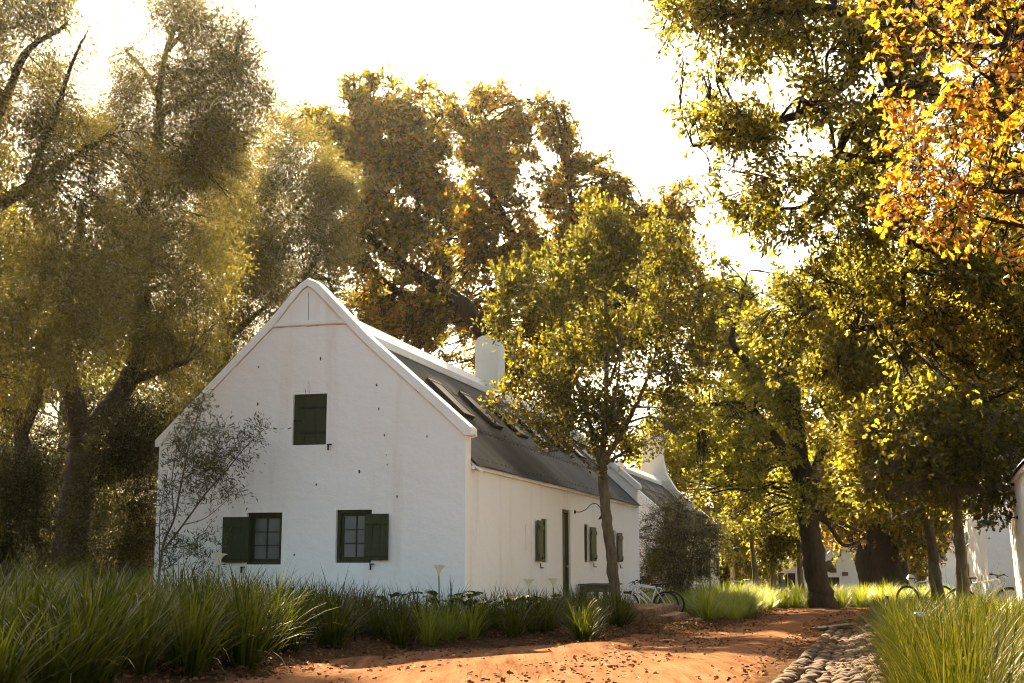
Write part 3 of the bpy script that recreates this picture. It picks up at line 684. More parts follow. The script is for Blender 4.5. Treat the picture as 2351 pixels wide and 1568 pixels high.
# ---- round olive crown behind the gable
D=41; b=P(520,1290,D); b[2]=float(hgt(b[0],b[1]))
C_l=[([b]+L([(500,1000),(505,850),(520,700)],D),.4,.2),(L([(505,850),(440,760),(400,640)],D),.16,.05),(L([(520,700),(600,570),(680,480),(730,420)],D),.18,.05),(L([(520,700),(520,540),(560,420)],D),.15,.05),(L([(505,800),(590,720),(700,640)],D),.14,.04)]
C_c=crown([(470,420),(520,320),(640,262),(720,325),(790,400),(805,500),(775,600),(770,720),(720,860),(560,980),(380,980),(400,800),(440,560)],D,3.2,230,.4,.85,holes=[(455,700,16),(480,820,14)])
tree('olive_tree','round-crowned olive-leaved tree rising behind the gable, sunlit on its right edge','tree',b,C_l,C_c,360000*QF,.13,'lance',M['l_olive'],M['bark_olive'],None,3,twig=.5,per=12,droop=.25,hole=.35,spread=.3,subs=6,maxL=1.6)
# ---- second trunk with dark stems, far left
D=25; b=P(75,1300,D); b[2]=float(hgt(b[0],b[1]))
D_l=[([b]+L([(60,1100),(50,1000),(30,900),(20,760)],D),.22,.10),(L([(50,1000),(90,900),(110,800),(100,680)],D),.13,.05),(L([(30,900),(-30,800)],D),.1,.05)]
D_c=crown([(-80,640),(80,600),(150,760),(140,900),(60,960),(-80,960)],D,1.5,26,.4,.9)
tree('olive_tree','thin dark-stemmed tree in the shade at the far left edge','tree',b,D_l,D_c,60000*QF,.085,'lance',M['l_olive'],M['bark_olive'],None,3,twig=.4,per=11,droop=.3,hole=.35)
# ---- shrubs under them
def shrub(name,label,base,poly,D,thick,n,total,size,kind,mat,bm_,stems=7,rr=(.3,.7),group=None,**kw):
    t=thing(name,label,'shrub',tuple(base),0,group); cl=crown(poly,D,thick,n,*rr); lp=[]; mb=MB(); inv=np.array(base)
    for i in range(stems):
        c,r=cl[rng.integers(len(cl))]; a=base+np.array([rng.normal()*.12,rng.normal()*.12,-.1]); m=a+(c-a)*.5+rng.normal(size=3)*.12+np.array([0,0,.25]); pts=catmull([a,m,c],6)
        rd=np.linspace(.022,.006,len(pts))*(1+.5*rng.random()); mb.tube([p-inv for p in pts],rd,5); lp+=[(p,q) for p,q in zip(pts,rd)]
    mb.build('stems',bm_,t,True); foliate(cl,lp,total,size,kind,mat,bm_,t,names=('foliage','twigs'),**kw); return t
def gb(x,D): 
    b=P(x,1290,D); b[2]=float(hgt(b[0],b[1])); return b
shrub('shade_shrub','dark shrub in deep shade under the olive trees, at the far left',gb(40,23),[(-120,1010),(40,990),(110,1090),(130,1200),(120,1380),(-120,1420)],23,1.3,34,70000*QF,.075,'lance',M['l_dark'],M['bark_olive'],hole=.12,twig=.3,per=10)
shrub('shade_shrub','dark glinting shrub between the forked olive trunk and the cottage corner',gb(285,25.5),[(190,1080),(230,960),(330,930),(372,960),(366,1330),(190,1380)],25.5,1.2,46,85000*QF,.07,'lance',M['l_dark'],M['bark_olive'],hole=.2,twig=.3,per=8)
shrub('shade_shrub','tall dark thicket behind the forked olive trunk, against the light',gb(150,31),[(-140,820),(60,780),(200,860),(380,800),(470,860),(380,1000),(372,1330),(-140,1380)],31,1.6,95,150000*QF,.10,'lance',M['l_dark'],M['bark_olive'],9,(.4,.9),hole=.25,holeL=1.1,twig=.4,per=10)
# ---- wispy sapling against the gable
D=21.6; b=gb(362,D)
E_l=[([b]+L([(372,1265),(400,1190),(420,1090),(440,1000),(462,930)],D),.025,.008),(L([(372,1268),(420,1205),(475,1130),(520,1080),(560,1030),(606,985)],D),.02,.006),(L([(420,1205),(470,1190),(520,1150)],D),.01,.004),(L([(400,1190),(395,1100),(410,1010)],D),.012,.005),(L([(475,1130),(470,1060),(520,1010)],D),.01,.004),(L([(380,1260),(440,1250),(480,1230)],D),.01,.004),(L([(366,1290),(368,1180),(385,1080)],D),.012,.004)]
E_c=[(P(x,y,D+rng.uniform(-.35,.3)),r) for x,y,r in ((462,950,.22),(440,985,.25),(415,1010,.25),(480,1000,.22),(505,985,.15),(430,1040,.28),(470,1045,.28),(510,1040,.25),(545,1025,.22),(575,1005,.2),(600,985,.16),(560,1050,.15),(400,1060,.2),(390,1110,.22),(430,1090,.25),(480,1090,.25),(520,1090,.25),(540,1120,.15),(505,1140,.18),(460,1150,.15),(395,1170,.18),(380,1220,.2),(420,1240,.18),(470,1225,.15),(500,1250,.12),(440,1275,.2),(400,1290,.22),(480,1290,.15),(385,1140,.15),(450,925,.15))]
tree('sapling','wispy young tree with thin leaning stems, in front of the white gable’s left corner'.replace('’',"'"),'sapling',b,E_l,E_c,5200,.085,'lance',M['l_sapling'],M['bark_young'],None,.2,twig=.22,per=7,droop=.0,twigs=.7,hole=.0,flat=.9)

# ---- big oaks behind the cottage
D=50; b=gb(1150,D)
Fl=[([b]+L([(1150,1000),(1140,800)],D),.75,.55),(L([(1140,800),(1060,700),(969,638),(886,581),(820,506),(800,440)],D),.42,.12),(L([(1050,720),(921,673),(829,603)],D),.28,.08),(L([(820,506),(840,420),(850,300)],D),.13,.05),(L([(900,590),(960,480),(920,330)],D),.14,.05)]
Fc=crown([(640,285),(720,248),(795,275),(806,170),(850,160),(868,215),(905,190),(945,170),(994,210),(1000,270),(1030,340),(1040,520),(1030,700),(960,830),(860,780),(800,700),(775,560),(755,420),(690,330)],D,4,250,.35,.95,holes=[(905,450,14),(985,605,18),(880,520,12)])
tree('oak_tree','broad turning oak behind the cottage ridge, its left half with two long diagonal limbs','tree',b,Fl,Fc,84000*QF,.2,'oaklow',M['l_oak'],M['bark_oak'],'big oaks behind the cottage',4,twig=.22,per=11,droop=.1,spread=.15,jit=.9,hole=.38,holeL=1.5)
D=56; b=gb(1290,D)
Gl=[([b]+L([(1290,1000),(1270,800)],D),.7,.5),(L([(1270,800),(1200,600),(1120,420),(1080,300)],D),.36,.08),(L([(1270,800),(1330,600),(1300,400)],D),.34,.08),(L([(1330,620),(1430,540),(1540,500)],D),.2,.05),(L([(1200,600),(1100,560),(1030,500)],D),.18,.05)]
Gc=crown([(1002,250),(1045,200),(1130,205),(1185,232),(1275,222),(1308,320),(1330,362),(1395,365),(1445,440),(1500,500),(1560,420),(1605,470),(1570,545),(1592,630),(1560,760),(1300,860),(1150,880),(1000,820),(985,640),(1010,420)],D,4.5,290,.4,1.05,holes=[(1040,560,24),(1180,640,16),(1075,690,16),(1310,600,14)])
Gc+=crown([(1380,380),(1450,440),(1500,505),(1560,420),(1605,470),(1575,545),(1600,640),(1585,780),(1350,760)],D,3,75,.4,.9)
tree('oak_tree','tall rusty oak behind the chimney, sloping down to the right','tree',b,Gl,Gc,118000*QF,.22,'oaklow',M['l_oak2'],M['bark_oak'],'big oaks behind the cottage',4,twig=.24,per=11,droop=.1,spread=.15,jit=.9,hole=.36,holeL=1.5)

# ---- young oak in front of the street wall
D=28; b=gb(1418,D)
Hl=[([b]+L([(1412,1370),(1405,1290),(1393,1190),(1386,1120),(1382,1070)],D),.128,.105),
 (L([(1384,1090),(1350,960,27.8),(1310,820,27.5),(1280,680,27.4)],D),.07,.02),(L([(1382,1070),(1392,900),(1390,720),(1392,560)],D),.08,.018),(L([(1386,1060),(1440,970),(1500,830),(1540,640)],D),.075,.018),
 (L([(1388,1065),(1450,1030,28.2),(1540,985,28.6)],D),.05,.015),(L([(1350,960,27.8),(1270,900,27.2),(1180,830,27)],D),.035,.012),(L([(1400,880),(1450,720,28.6),(1470,590,28.8)],D),.035,.012),(L([(1384,1060),(1300,1000,28.6),(1210,960,28.6)],D),.035,.012),(L([(1395,1000),(1420,860,26.9),(1430,700,26.6)],D),.04,.012)]
Hc=crown([(1150,660),(1225,592),(1310,610),(1325,525),(1395,505),(1440,545),(1500,550),(1570,540),(1600,600),(1630,680),(1625,800),(1600,920),(1560,990),(1490,1030),(1420,1060),(1360,1035),(1260,1030),(1180,960),(1130,925),(1150,860),(1185,790),(1125,770)],D,2.0,150,.2,.46,holes=[(1425,830,18),(1540,970,18),(1260,800,16),(1330,900,12),(1490,760,12)])
tree('young_oak','slender young oak with a rounded green crown, standing before the cottage street wall','tree',b,Hl,Hc,42000*QF,.10,'hex',M['l_young'],M['bark_young'],None,2.2,twig=.30,per=11,droop=-.35,twigs=.2,up=.3,flat=.9,spread=.2,subs=8,shoots=300,hole=.3,holeL=.55)

# ---- big leaning oak in the middle distance
D=50; b=gb(1888,D)
Il=[([b]+L([(1878,1340),(1858,1210),(1842,1110),(1830,1020),(1818,940),(1806,840)],D),.47,.34),(L([(1842,1100),(1760,980),(1700,930),(1600,930)],D),.26,.07),(L([(1818,940),(1760,880),(1729,845),(1682,790),(1690,740),(1711,654)],D),.28,.06),(L([(1806,850),(1860,760),(1900,680)],D),.25,.06),(L([(1850,1130),(1900,1010),(1960,930)],D),.24,.06),
 (L([(1862,1180),(1900,1200),(1935,1250),(1975,1243)],D),.15,.05),(L([(1868,1170),(1930,1200),(1985,1225)],D),.13,.05)]
Ic=crown([(1560,1060),(1555,990),(1600,920),(1640,820),(1625,700),(1640,620),(1690,650),(1740,740),(1800,640),(1880,650),(1960,720),(2020,860),(2030,1040),(1990,1150),(1900,1190),(1790,1190),(1700,1190),(1660,1160),(1610,1090)],D,4.5,120,.6,1.3,holes=[(1730,790,34),(1790,1080,18),(1850,1000,14),(1680,860,16)])
tree('oak_tree','large leaning oak with a thick dark trunk beside the path, yellow-green crown','tree',b,Il,Ic,58000*QF,.18,'oaklow',M['l_yellow'],M['bark_oak'],None,4,twig=.22,per=10,droop=.2,spread=.15,jit=.9,hole=.35,holeL=1.3)
# ---- oaks further down the path
D=68; b=gb(2045,D)
Jl=[([b]+L([(2035,1310),(2020,1220),(2005,1120),(1995,980)],D),.95,.5),(L([(2010,1150),(1960,1060),(1920,1020)],D),.3,.1),(L([(2005,1120),(2060,1030),(2120,980)],D),.3,.1)]
Jc=crown([(1900,1100),(1920,900),(2050,820),(2200,900),(2230,1100),(2150,1230),(2050,1260),(1960,1250),(1900,1200)],D,5,70,1,1.9)
tree('oak_tree','thick dark oak trunk to the right of the leaning oak, farther down the path','tree',b,Jl,Jc,36000*QF,.26,'oaklow',M['l_oak2'],M['bark_oak'],None,5,twig=.7,per=9,droop=.3,hole=.35)
D=66; b=gb(1995,D)
mb=MB(); c=catmull([b,P(1992,1330,D),P(1982,1290,D),P(1985,1262,D)],5); inv=b
t=thing('tree_stump','broken hollow oak stump against the low white building','stump',tuple(b)); mb.tube([p-inv for p in c],[.62,.56,.5,.48,.46,.44,.46,.42,.44,.42,.45,.40,.42,.38,.40,.36][:len(c)],9)
for k in range(7):
    a=k*.9; top=c[-1]-inv; mb.tube([top+np.array([math.cos(a)*.28,math.sin(a)*.28,-.2]),top+np.array([math.cos(a)*.3,math.sin(a)*.3,.1+.35*rng.random()])],[.12,.03],5)
mb.build('stump_wood',M['bark_oak'],t,True)
D=72; b=gb(2078,D)
tree('oak_tree','slim reddish trunk just right of the thick dark oak, near the gateposts','tree',b,[([b]+L([(2068,1300),(2055,1240),(2045,1150)],D),.42,.25)],crown([(1990,1130),(2080,1040),(2170,1150),(2160,1250),(2060,1262)],D,3,26,.8,1.4),15000*QF,.24,'oaklow',M['l_oak2'],M['bark_oak'],None,3,twig=.7,per=9,hole=.35)
# ---- young trees on the right verge
D=27; b=gb(2212,D)
Kl=[([b]+L([(2210,1330),(2202,1230),(2196,1170),(2190,1110),(2184,1030),(2180,920)],D),.15,.05),(L([(2198,1170),(2160,1090),(2130,1000),(2110,900)],D),.08,.02),(L([(2203,1140),(2230,1122),(2252,1095),(2275,1050),(2310,980)],D),.06,.018),(L([(2190,1110),(2230,1000),(2260,900)],D),.05,.015)]
Kc=crown([(1950,1040),(1990,930),(2080,860),(2200,820),(2310,850),(2345,930),(2335,1030),(2310,1150),(2260,1175),(2225,1130),(2130,1150),(2040,1170),(1960,1130)],D,2.2,95,.3,.75,holes=[(2240,1080,20)])
tree('young_oak','young oak with a forked pale trunk on the right verge, before the white cottages','tree',b,Kl,Kc,36000*QF,.115,'oaklow',M['l_over'],M['bark_young'],None,2.4,twig=.35,per=10,droop=.25,hole=.42,twigs=.1)
D=35; b=gb(2155,D)
Ll=[([b]+L([(2148,1330),(2138,1240),(2128,1170),(2115,1060),(2100,940)],D),.19,.08),(L([(2128,1170),(2070,1090),(2020,1040)],D),.08,.03),(L([(2128,1150),(2170,1060),(2200,960)],D),.08,.03)]
Lc=crown([(1900,1060),(1960,900),(2080,830),(2200,900),(2230,1080),(2180,1190),(2080,1200),(2000,1180),(1920,1160)],D,2.4,70,.4,.9)
tree('young_oak','slightly leaning young oak with speckled bark, left of the forked one','tree',b,Ll,Lc,26000*QF,.13,'oaklow',M['l_over'],M['bark_young'],None,3,twig=.4,per=10,droop=.25,hole=.35)
# ---- great oak overhanging from the right, its trunk outside the picture
D=17.5; b=gb(2560,D)
Ml=[([b]+L([(2545,1000),(2520,600),(2480,300)],D),.6,.4),(L([(2500,380),(2351,215),(2225,235),(2130,195),(2070,215),(2000,265),(1945,305),(1930,340)],D),.24,.05),(L([(2490,320),(2300,60),(2120,-10),(2000,30),(1850,20),(1700,30),(1560,20)],D),.22,.03),(L([(2050,220),(2020,100),(2060,10)],D),.1,.04),(L([(2100,-5),(1990,110),(1940,190),(1880,225),(1835,262),(1770,282),(1740,300),(1660,325),(1590,335)],D),.12,.022),
 (L([(2500,600),(2300,640),(2100,720),(1960,760)],D),.16,.04),(L([(1945,305),(1900,400),(1850,470),(1790,480)],D),.06,.02),(L([(2300,640),(2100,560),(1950,520)],D),.08,.025)]
Mc=crown([(1470,5),(1520,-90),(2500,-120),(2560,700),(2420,900),(2120,870),(1990,760),(1890,610),(1800,540),(1690,480),(1730,430),(1600,340),(1590,290),(1640,240),(1585,210),(1610,185),(1680,150),(1540,100),(1510,50)],D,2.2,230,.25,.62,holes=[(1600,200,26),(1690,420,20),(1800,520,20),(1680,440,18),(1560,90,30),(1640,130,18)])
tree('oak_tree','great overhanging oak with dark limbs and yellow-green leaves, filling the upper right','tree',b,Ml,Mc,76000*QF,.098,'oak',M['l_over'],M['bark_oak'],None,2.5,twig=.16,per=8,droop=.3,twigs=.2,spread=.17,jit=.9,hole=.2,holeL=.8)
D=31; b=gb(2470,D)
Ol=[([b]+L([(2450,1000),(2400,800)],D),.45,.3),(L([(2400,850),(2200,800),(2000,740),(1850,700)],D),.2,.05),(L([(2400,800),(2300,650),(2200,560)],D),.2,.05)]
Oc=crown([(1760,700),(1810,640),(1900,610),(2050,560),(2200,600),(2500,600),(2500,950),(2300,980),(2050,960),(1900,900),(1800,860),(1740,760)],D,2.8,110,.45,1.0,holes=[(1770,700,18)])
tree('oak_tree','dense dark-green oak lower right, behind the overhanging oak','tree',b,Ol,Oc,80000*QF,.13,'oaklow',M['l_over'],M['bark_oak'],None,3,twig=.35,per=10,droop=.3,hole=.2)
# ---- golden branch nearest the camera
D=9.6; b=gb(2860,D)
Nl=[([b]+L([(2850,900),(2820,500),(2780,200)],D),.3,.2),(L([(2800,300),(2500,140),(2300,110),(2180,95),(2090,25)],D),.05,.008),(L([(2820,420),(2500,290),(2300,200),(2160,90)],D),.045,.007),(L([(2830,560),(2500,420),(2330,440),(2200,420),(2090,340)],D),.04,.006),(L([(2840,640),(2500,560),(2350,520),(2230,490),(2120,430)],D),.04,.006),(L([(2800,300),(2500,0),(2300,-20),(2150,0)],D),.04,.006)]
Nc=crown([(2010,25),(2060,-20),(2150,-60),(2450,-80),(2480,560),(2360,590),(2300,540),(2220,570),(2150,540),(2060,535),(2000,500),(2070,440),(2050,380),(2120,330),(2060,280),(2030,190),(2060,120)],D,.9,95,.12,.30,holes=[(2080,90,22),(2110,230,26),(2080,330,18)])
tree('oak_tree','golden-leaved oak branch hanging in from the right edge, nearest the camera','tree',b,Nl,Nc,2000*QF,.082,'oak',M['l_gold'],M['bark_oak'],None,1.5,twig=.14,per=6,droop=.35,twigs=.7,subs=7,spread=.22,jit=.9)

# ---- trees and thickets beyond
G_='trees beyond the path'
for k,(poly,D,mat,lab,n,tot,sz) in enumerate((
  ([(1460,1010),(1560,930),(1700,900),(1800,980),(1830,1200),(1780,1310),(1640,1330),(1470,1300)],74,'l_yellow','sunlit yellow-green oak beyond the far cottage and its chimney',75,40000,.26),
  ([(1780,1000),(1900,930),(2050,1000),(2100,1200),(1990,1262),(1800,1300)],88,'l_gold','golden oak behind the roof of the low white building',55,24000,.3),
  ([(2020,1140),(2110,1180),(2160,1250),(2150,1330),(2040,1340)],112,'l_oak','small round green tree beyond the white gateposts',24,10000,.32),
  ([(2120,900),(2280,800),(2450,860),(2480,1100),(2350,1180),(2200,1160)],62,'l_over','dark green oak behind the white cottages on the right',60,26000,.26),
  ([(1600,720),(1660,600),(1700,640),(1760,760),(1720,900),(1620,900)],80,'l_yellow','tall thin-topped oak showing above the leaning oak',34,14000,.3))):
    cx=sum(p[0] for p in poly)/len(poly); b=gb(cx,D); tp=P(cx,sum(p[1] for p in poly)/len(poly),D)
    tree('oak_tree',lab,'tree',b,[([b,b+(tp-b)*.5+np.array([.3,0,0]),tp],.45,.2)],crown(poly,D,4,n,.9,1.9),tot*QF,sz,'oaklow',M[mat],M['bark_oak'],G_,2,twig=.7,per=9,hole=.35)
for lab,x,D,pts,poly,mat in (('thin-trunked sapling leaning left in the verge behind the parked bicycle',1738,55,[(1733,1310),(1725,1230),(1722,1140)],[(1640,1200),(1660,1090),(1740,1060),(1790,1110),(1790,1200),(1720,1250)],'l_young'),
   ('small upright sapling before the low white building',1774,57,[(1774,1300),(1772,1230),(1768,1180)],[(1730,1290),(1740,1200),(1780,1180),(1810,1230),(1800,1290)],'l_young'),
   ('slim yellowing sapling touching the leaning oak trunk',1838,57,[(1836,1300),(1832,1240),(1808,1180)],[(1800,1250),(1790,1190),(1830,1150),(1860,1210),(1850,1290)],'l_yellow'),
   ('brown multi-stemmed small tree at the corner of the far cottage',1685,63,[(1683,1300),(1690,1250),(1680,1190)],[(1640,1270),(1650,1180),(1700,1160),(1740,1220),(1720,1280)],'l_yellow')):
    b=gb(x,D); tree('sapling',lab,'sapling',b,[([b]+L(pts,D),.15,.06)],crown(poly,D,1.4,24,.35,.7),5000*QF,.16,'hex',M[mat],M['bark_young'],None,1,twig=.4,per=7,hole=.4)
shrub('twiggy_bush','broad twiggy bush with small leaves at the corner of the far cottage',gb(1555,42),[(1472,1215),(1490,1175),(1550,1150),(1605,1175),(1650,1215),(1640,1270),(1610,1335),(1540,1350),(1472,1345)],42,1.5,75,44000*QF,.085,'lance',M['l_bush'],M['bark_olive'],22,(.3,.6),hole=.35,twig=.4,per=8,twigs=.5,thin=1.6)
# thicket closing the view behind the olive trees
for k,(lab,poly,D,mat) in enumerate((('golden backlit tree far behind the olive trunks',[(-150,500),(100,420),(300,600),(420,850),(400,1250),(-150,1300)],58,'l_yellow'),
      ('dull green oak glimpsed far behind the olive trees at the left edge',[(-300,300),(0,250),(120,500),(100,1250),(-300,1300)],64,'l_oak'))):
    cx=150 if k==0 else -100; b=gb(cx,D); tp=P(cx,800,D); tree('oak_tree',lab,'tree',b,[([b,(b+tp)/2,tp],.5,.2)],crown(poly,D,3,60,1,1.9),52000*QF,.24,'oaklow',M[mat],M['bark_oak'],'trees behind the olives',2,twig=.7,per=9,hole=.2)
shrub('garden_shrub','orange-leaved shrub glowing low beside the cottage corner',gb(330,31),[(300,1250),(320,1205),(350,1190),(372,1240),(368,1320),(310,1330)],31,.6,20,4200,.12,'oaklow',M['l_gold'],M['bark_oak'],5,(.2,.4),hole=.3,per=7)

# ------------------------------------------------------------------ buildings beyond and on the right
def block(mb,px0,px1,z0,z1,d,th): 
    a=P(px0,1290,d)[0]; b=P(px1,1290,d)[0]; mb.box(((a+b)/2,d+th/2,(z0+z1)/2),(b-a,th,z1-z0)); return mb
D=85.0; kk=2982/D
def wz(y): return EYE-(y-1290)/kk
xa,xb=P(1690,1290,D)[0],P(2075,1290,D)[0]; xc=(xa+xb)/2
lw=thing('low_building','low cream building with a flat parapet and brown doors, at the end of the path','building',(xc,D,-1.3))
def lx(px): return P(px,1290,D)[0]-xc
body=MB().box((0,3,1.75),(xb-xa,6,3.9))
wl=cut(body,[((lx(1796),0,wz(1337)+1.3),(lx(1807)-lx(1786),.5,1.25)),((lx(1910),0,.8),(lx(1926)-lx(1894),.5,wz(1314)+1.3-.8+.8))],'wall',M['plaster_far'],lw)
m=MB(); m.box((0,2.98,3.72),(xb-xa+.2,6.25,.12),None,.02); m.box((lx(1965),-.05,wz(1343)+.2),(lx(1990)-lx(1945)+2,.1,1.4)); m.build('cornice',M['plaster_far'],lw)
m=MB(); 
for i in range(4): m.box((lx(1894)+(lx(1926)-lx(1894))*(i+.5)/4,.12,.9),((lx(1926)-lx(1894))/4-.01,.05,wz(1314)+1.3),None,.005)
m.build('door',M['darkwood'],lw)
m=MB(); a,b=lx(1786),lx(1807); z=wz(1337)+1.3
for dx,dz,w_,h_ in ((a+.05-((a+b)/2),0,.1,1.25),(b-.05-((a+b)/2),0,.1,1.25),(0,.58,b-a,.1),(0,-.58,b-a,.1)): m.box(((a+b)/2+dx,.1,z+dz),(w_,.08,h_))
f=m.build('window',M['darkwood'],lw); m=MB(); m.box(((a+b)/2,.18,z),(b-a-.1,.01,1.15)); m.build('pane',M['glass'],f)
m=MB(); m.box(((lx(1808)+lx(1824))/2,-.03,z),(lx(1824)-lx(1808),.05,1.22),None,.01); m.build('shutter',M['darkwood'],lw)
m=MB(); m.lathe([(0,-.12),(.22,-.1),(.36,-.04),(.38,0)],(lx(1905.6),0,wz(1299.5)+1.3),20,Matrix.Rotation(-math.pi/2,3,'X')); m.build('bulkhead_light',M['plaque'],lw,True)
m=MB(); m.box((lx(1912),-.02,wz(1309)+1.3),(.42,.04,.3),None,.01); m.build('number_plate',M['plaque'],lw)
m=MB(); m.box((lx(1939),-.025,wz(1317)+1.3),(lx(1946)-lx(1933),.05,.24),None,.01); m.build('plaque',M['plaque'],lw)
# cottages along the right of the path
AR=R(18.4)
q=P(2323,1290,29.0)
cottage('roadside_cottage','white cottage end at the right edge, with a lamp and leaf shadows on its wall',(q[0],q[1],0),math.pi-AR,front=False,mid_chimney=False,slots=False,LEN=11,eave_flap=False)
E_r=np.array([math.sin(AR),math.cos(AR),0]); N_r=np.array([-math.cos(AR),math.sin(AR),0])
lp=np.array([q[0],q[1],0])-E_r*3.6; lp[2]=2.47
wall_lamp('wall_lamp','dark green shaded lamp on a curved arm reaching from the right-hand cottage wall',lp,math.pi-AR+R(8),.6)
q3=P(2219,1290,64)
cottage('distant_cottage','small white cottage with a sunlit roof, between the two right-hand tree trunks',(q3[0],q3[1],-.95),math.pi-AR,front=False,mid_chimney=False,slots=False,LEN=13,win=[(3.0,2.0,.6,1.0),(7,2.0,.6,1.0)],door=5.0,eave_flap=False)
D=41.0; a=P(2268,1290,D); b=P(2350,1290,D); cfar=a+np.array([.72,3.7,0])
mb=MB(); zt=EYE+107/2982*D
pl=[(a[0],a[1]),(b[0]+3,b[1]-.8),(b[0]+3,b[1]+5),(cfar[0],cfar[1])]
yb=thing('yard_building','plain white yard building with a bright sunlit end face and a lean-to iron roof','building',(a[0],a[1],-.3))
n=len(pl); vs=[(x-a[0],y-a[1],-.6) for x,y in pl]+[(x-a[0],y-a[1],zt+.3) for x,y in pl]
mb.add(vs,[tuple(range(n))[::-1],tuple(range(n,2*n))]+[(i,(i+1)%n,n+(i+1)%n,n+i) for i in range(n)]); mb.build('wall',M['plaster'],yb)
m=MB(); nn=80
xs_=np.linspace(1.2,b[0]+3-a[0],nn)
for k in range(nn-1):
    z0=.025*math.sin(k*1.57); z1=.025*math.sin((k+1)*1.57)
    m.add([(xs_[k],-.35,zt+.36+z0),(xs_[k+1],-.35,zt+.36+z1),(xs_[k+1],5,zt+1.9+z1),(xs_[k],5,zt+1.9+z0),(xs_[k],-.35,zt+.33+z0),(xs_[k+1],-.35,zt+.33+z1),(xs_[k+1],5,zt+1.87+z1),(xs_[k],5,zt+1.87+z0)],[(0,1,2,3),(7,6,5,4),(0,4,5,1),(2,6,7,3)])
m.build('roof',M['iron_roof'],yb)
# gateposts, fence and a house far beyond
D=70.0; k_=2982/D
for px,lab in ((2089,'white plastered gatepost with a gabled cap, left of the pair'),(2136,'white plastered gatepost with a gabled cap, right of the pair, by the speckled trunk')):
    p=P(px,1290,D); t=thing('gatepost',lab,'gatepost',(p[0],D,-1.3),0,'gateposts beyond the trees')
    m=MB(); m.box((0,0,.95),(.42,.42,1.9),None,.02); m.build('pillar',M['post'],t)
    m=MB(); m.box((0,0,1.92),(.52,.52,.08),None,.02); m.add([(-.22,-.22,1.96),(.22,-.22,1.96),(.22,.22,1.96),(-.22,.22,1.96),(-.12,-.12,2.22),(.12,-.12,2.22),(.12,.12,2.22),(-.12,.12,2.22)],[(0,1,5,4),(1,2,6,5),(2,3,7,6),(3,0,4,7),(4,5,6,7)]); m.build('cap',M['post'],t)
a=P(2060,1290,78)[0]; b=P(2230,1290,78)[0]; pf=thing('picket_fence','white picket fence with a red-brown rail beyond the gateposts','fence',((a+b)/2,78,-1.3))
m=MB(); 
for x in np.arange(a,b,.22): 
    X_=x-(a+b)/2; m.box((X_,0,.6),(.10,.03,1.2)); m.add([(X_-.05,-.015,1.2),(X_+.05,-.015,1.2),(X_,-.015,1.3),(X_-.05,.015,1.2),(X_+.05,.015,1.2),(X_,.015,1.3)],[(0,1,2),(5,4,3),(0,2,5,3),(1,4,5,2)])
m.build('pickets',M['post'],pf)['kind']='stuff'
m=MB(); m.box((0,.05,1.0),(b-a,.05,.14)); m.box((0,.05,.35),(b-a,.05,.10)); m.build('rail',M['redpicket'],pf)
D=150; p=P(2140,1290,D); fh=thing('distant_house','pale two-storey house far off behind the gateposts','house',(p[0],D,-1.6))
m=MB(); m.box((0,3,2.8),(7,6,5.6)); cut(m,[((-1.6,0,4),(.9,.5,1.3)),((1.2,0,4),(.9,.5,1.3)),((-1.6,0,1.6),(.9,.5,1.3))],'wall',M['plaster_far'],fh)
m=MB(); m.add([(-3.8,-.4,5.62),(3.8,-.4,5.62),(3.8,6.4,5.62),(-3.8,6.4,5.62),(-3.8,3,7.8),(3.8,3,7.8)],[(0,1,5,4),(2,3,4,5),(0,4,3),(1,2,5),(0,3,2,1)]); m.build('roof',M['iron_roof'],fh)
for x,z in ((-1.6,4),(1.2,4),(-1.6,1.6)):
    m=MB(); m.box((x,.15,z),(.88,.04,1.28)); m.build('window',M['glass'],fh)

# ------------------------------------------------------------------ stone landing and steps
def rough_block(mb,size,ctr,rz,amp,seed,cuts=9):
    bm=bmesh.new(); bmesh.ops.create_cube(bm,size=1); 
    for v in bm.verts: v.co=Vector((v.co.x*size[0],v.co.y*size[1],v.co.z*size[2]))
    bmesh.ops.bevel(bm,geom=bm.edges[:],offset=.04,segments=2,affect='EDGES'); bmesh.ops.subdivide_edges(bm,edges=[e for e in bm.edges if e.calc_length()>.2],cuts=cuts,use_grid_fill=True)
    r=np.random.default_rng(seed); ph=r.uniform(0,9,9)
    for v in bm.verts:
        x,y,z=v.co; n=math.sin(x*9+ph[0])*math.sin(y*8+ph[1])+.7*math.sin(z*15+ph[2]+x*7)+.5*math.sin(y*23+ph[3])*math.sin(x*19+ph[4])
        v.co+=v.co.normalized()*amp*n; v.co.z+=amp*.6*math.sin(x*14+ph[5]+y*11)
    rot=Matrix.Rotation(rz,3,'Z'); bm.verts.index_update()
    mb.add([rot@v.co+Vector(ctr) for v in bm.verts],[tuple(v.index for v in f.verts) for f in bm.faces]); bm.free()
q=P(1499,1290,31.0); cz=.49; org=np.array([q[0],q[1],0])
st=thing('stone_landing','rough red sandstone landing with two block steps, beside the bicycles','steps',(q[0],q[1],0))
def sp(g_,e_,z): v=G3*g_+E3*e_; return (v[0],v[1],z)
m=MB(); rough_block(m,(1.45,4.4,.75),sp(-.72,2.2,cz-.375),-A,.022,1); m.build('landing',M['stone'],st,True)
m=MB(); rough_block(m,(.46,2.9,.55),sp(.20,1.65,.32-.275),-A,.02,2); m.build('step',M['stone'],st,True)
m=MB(); rough_block(m,(.46,2.2,.5),sp(.58,2.1,.17-.25),-A,.02,3); m.build('step',M['stone'],st,True)
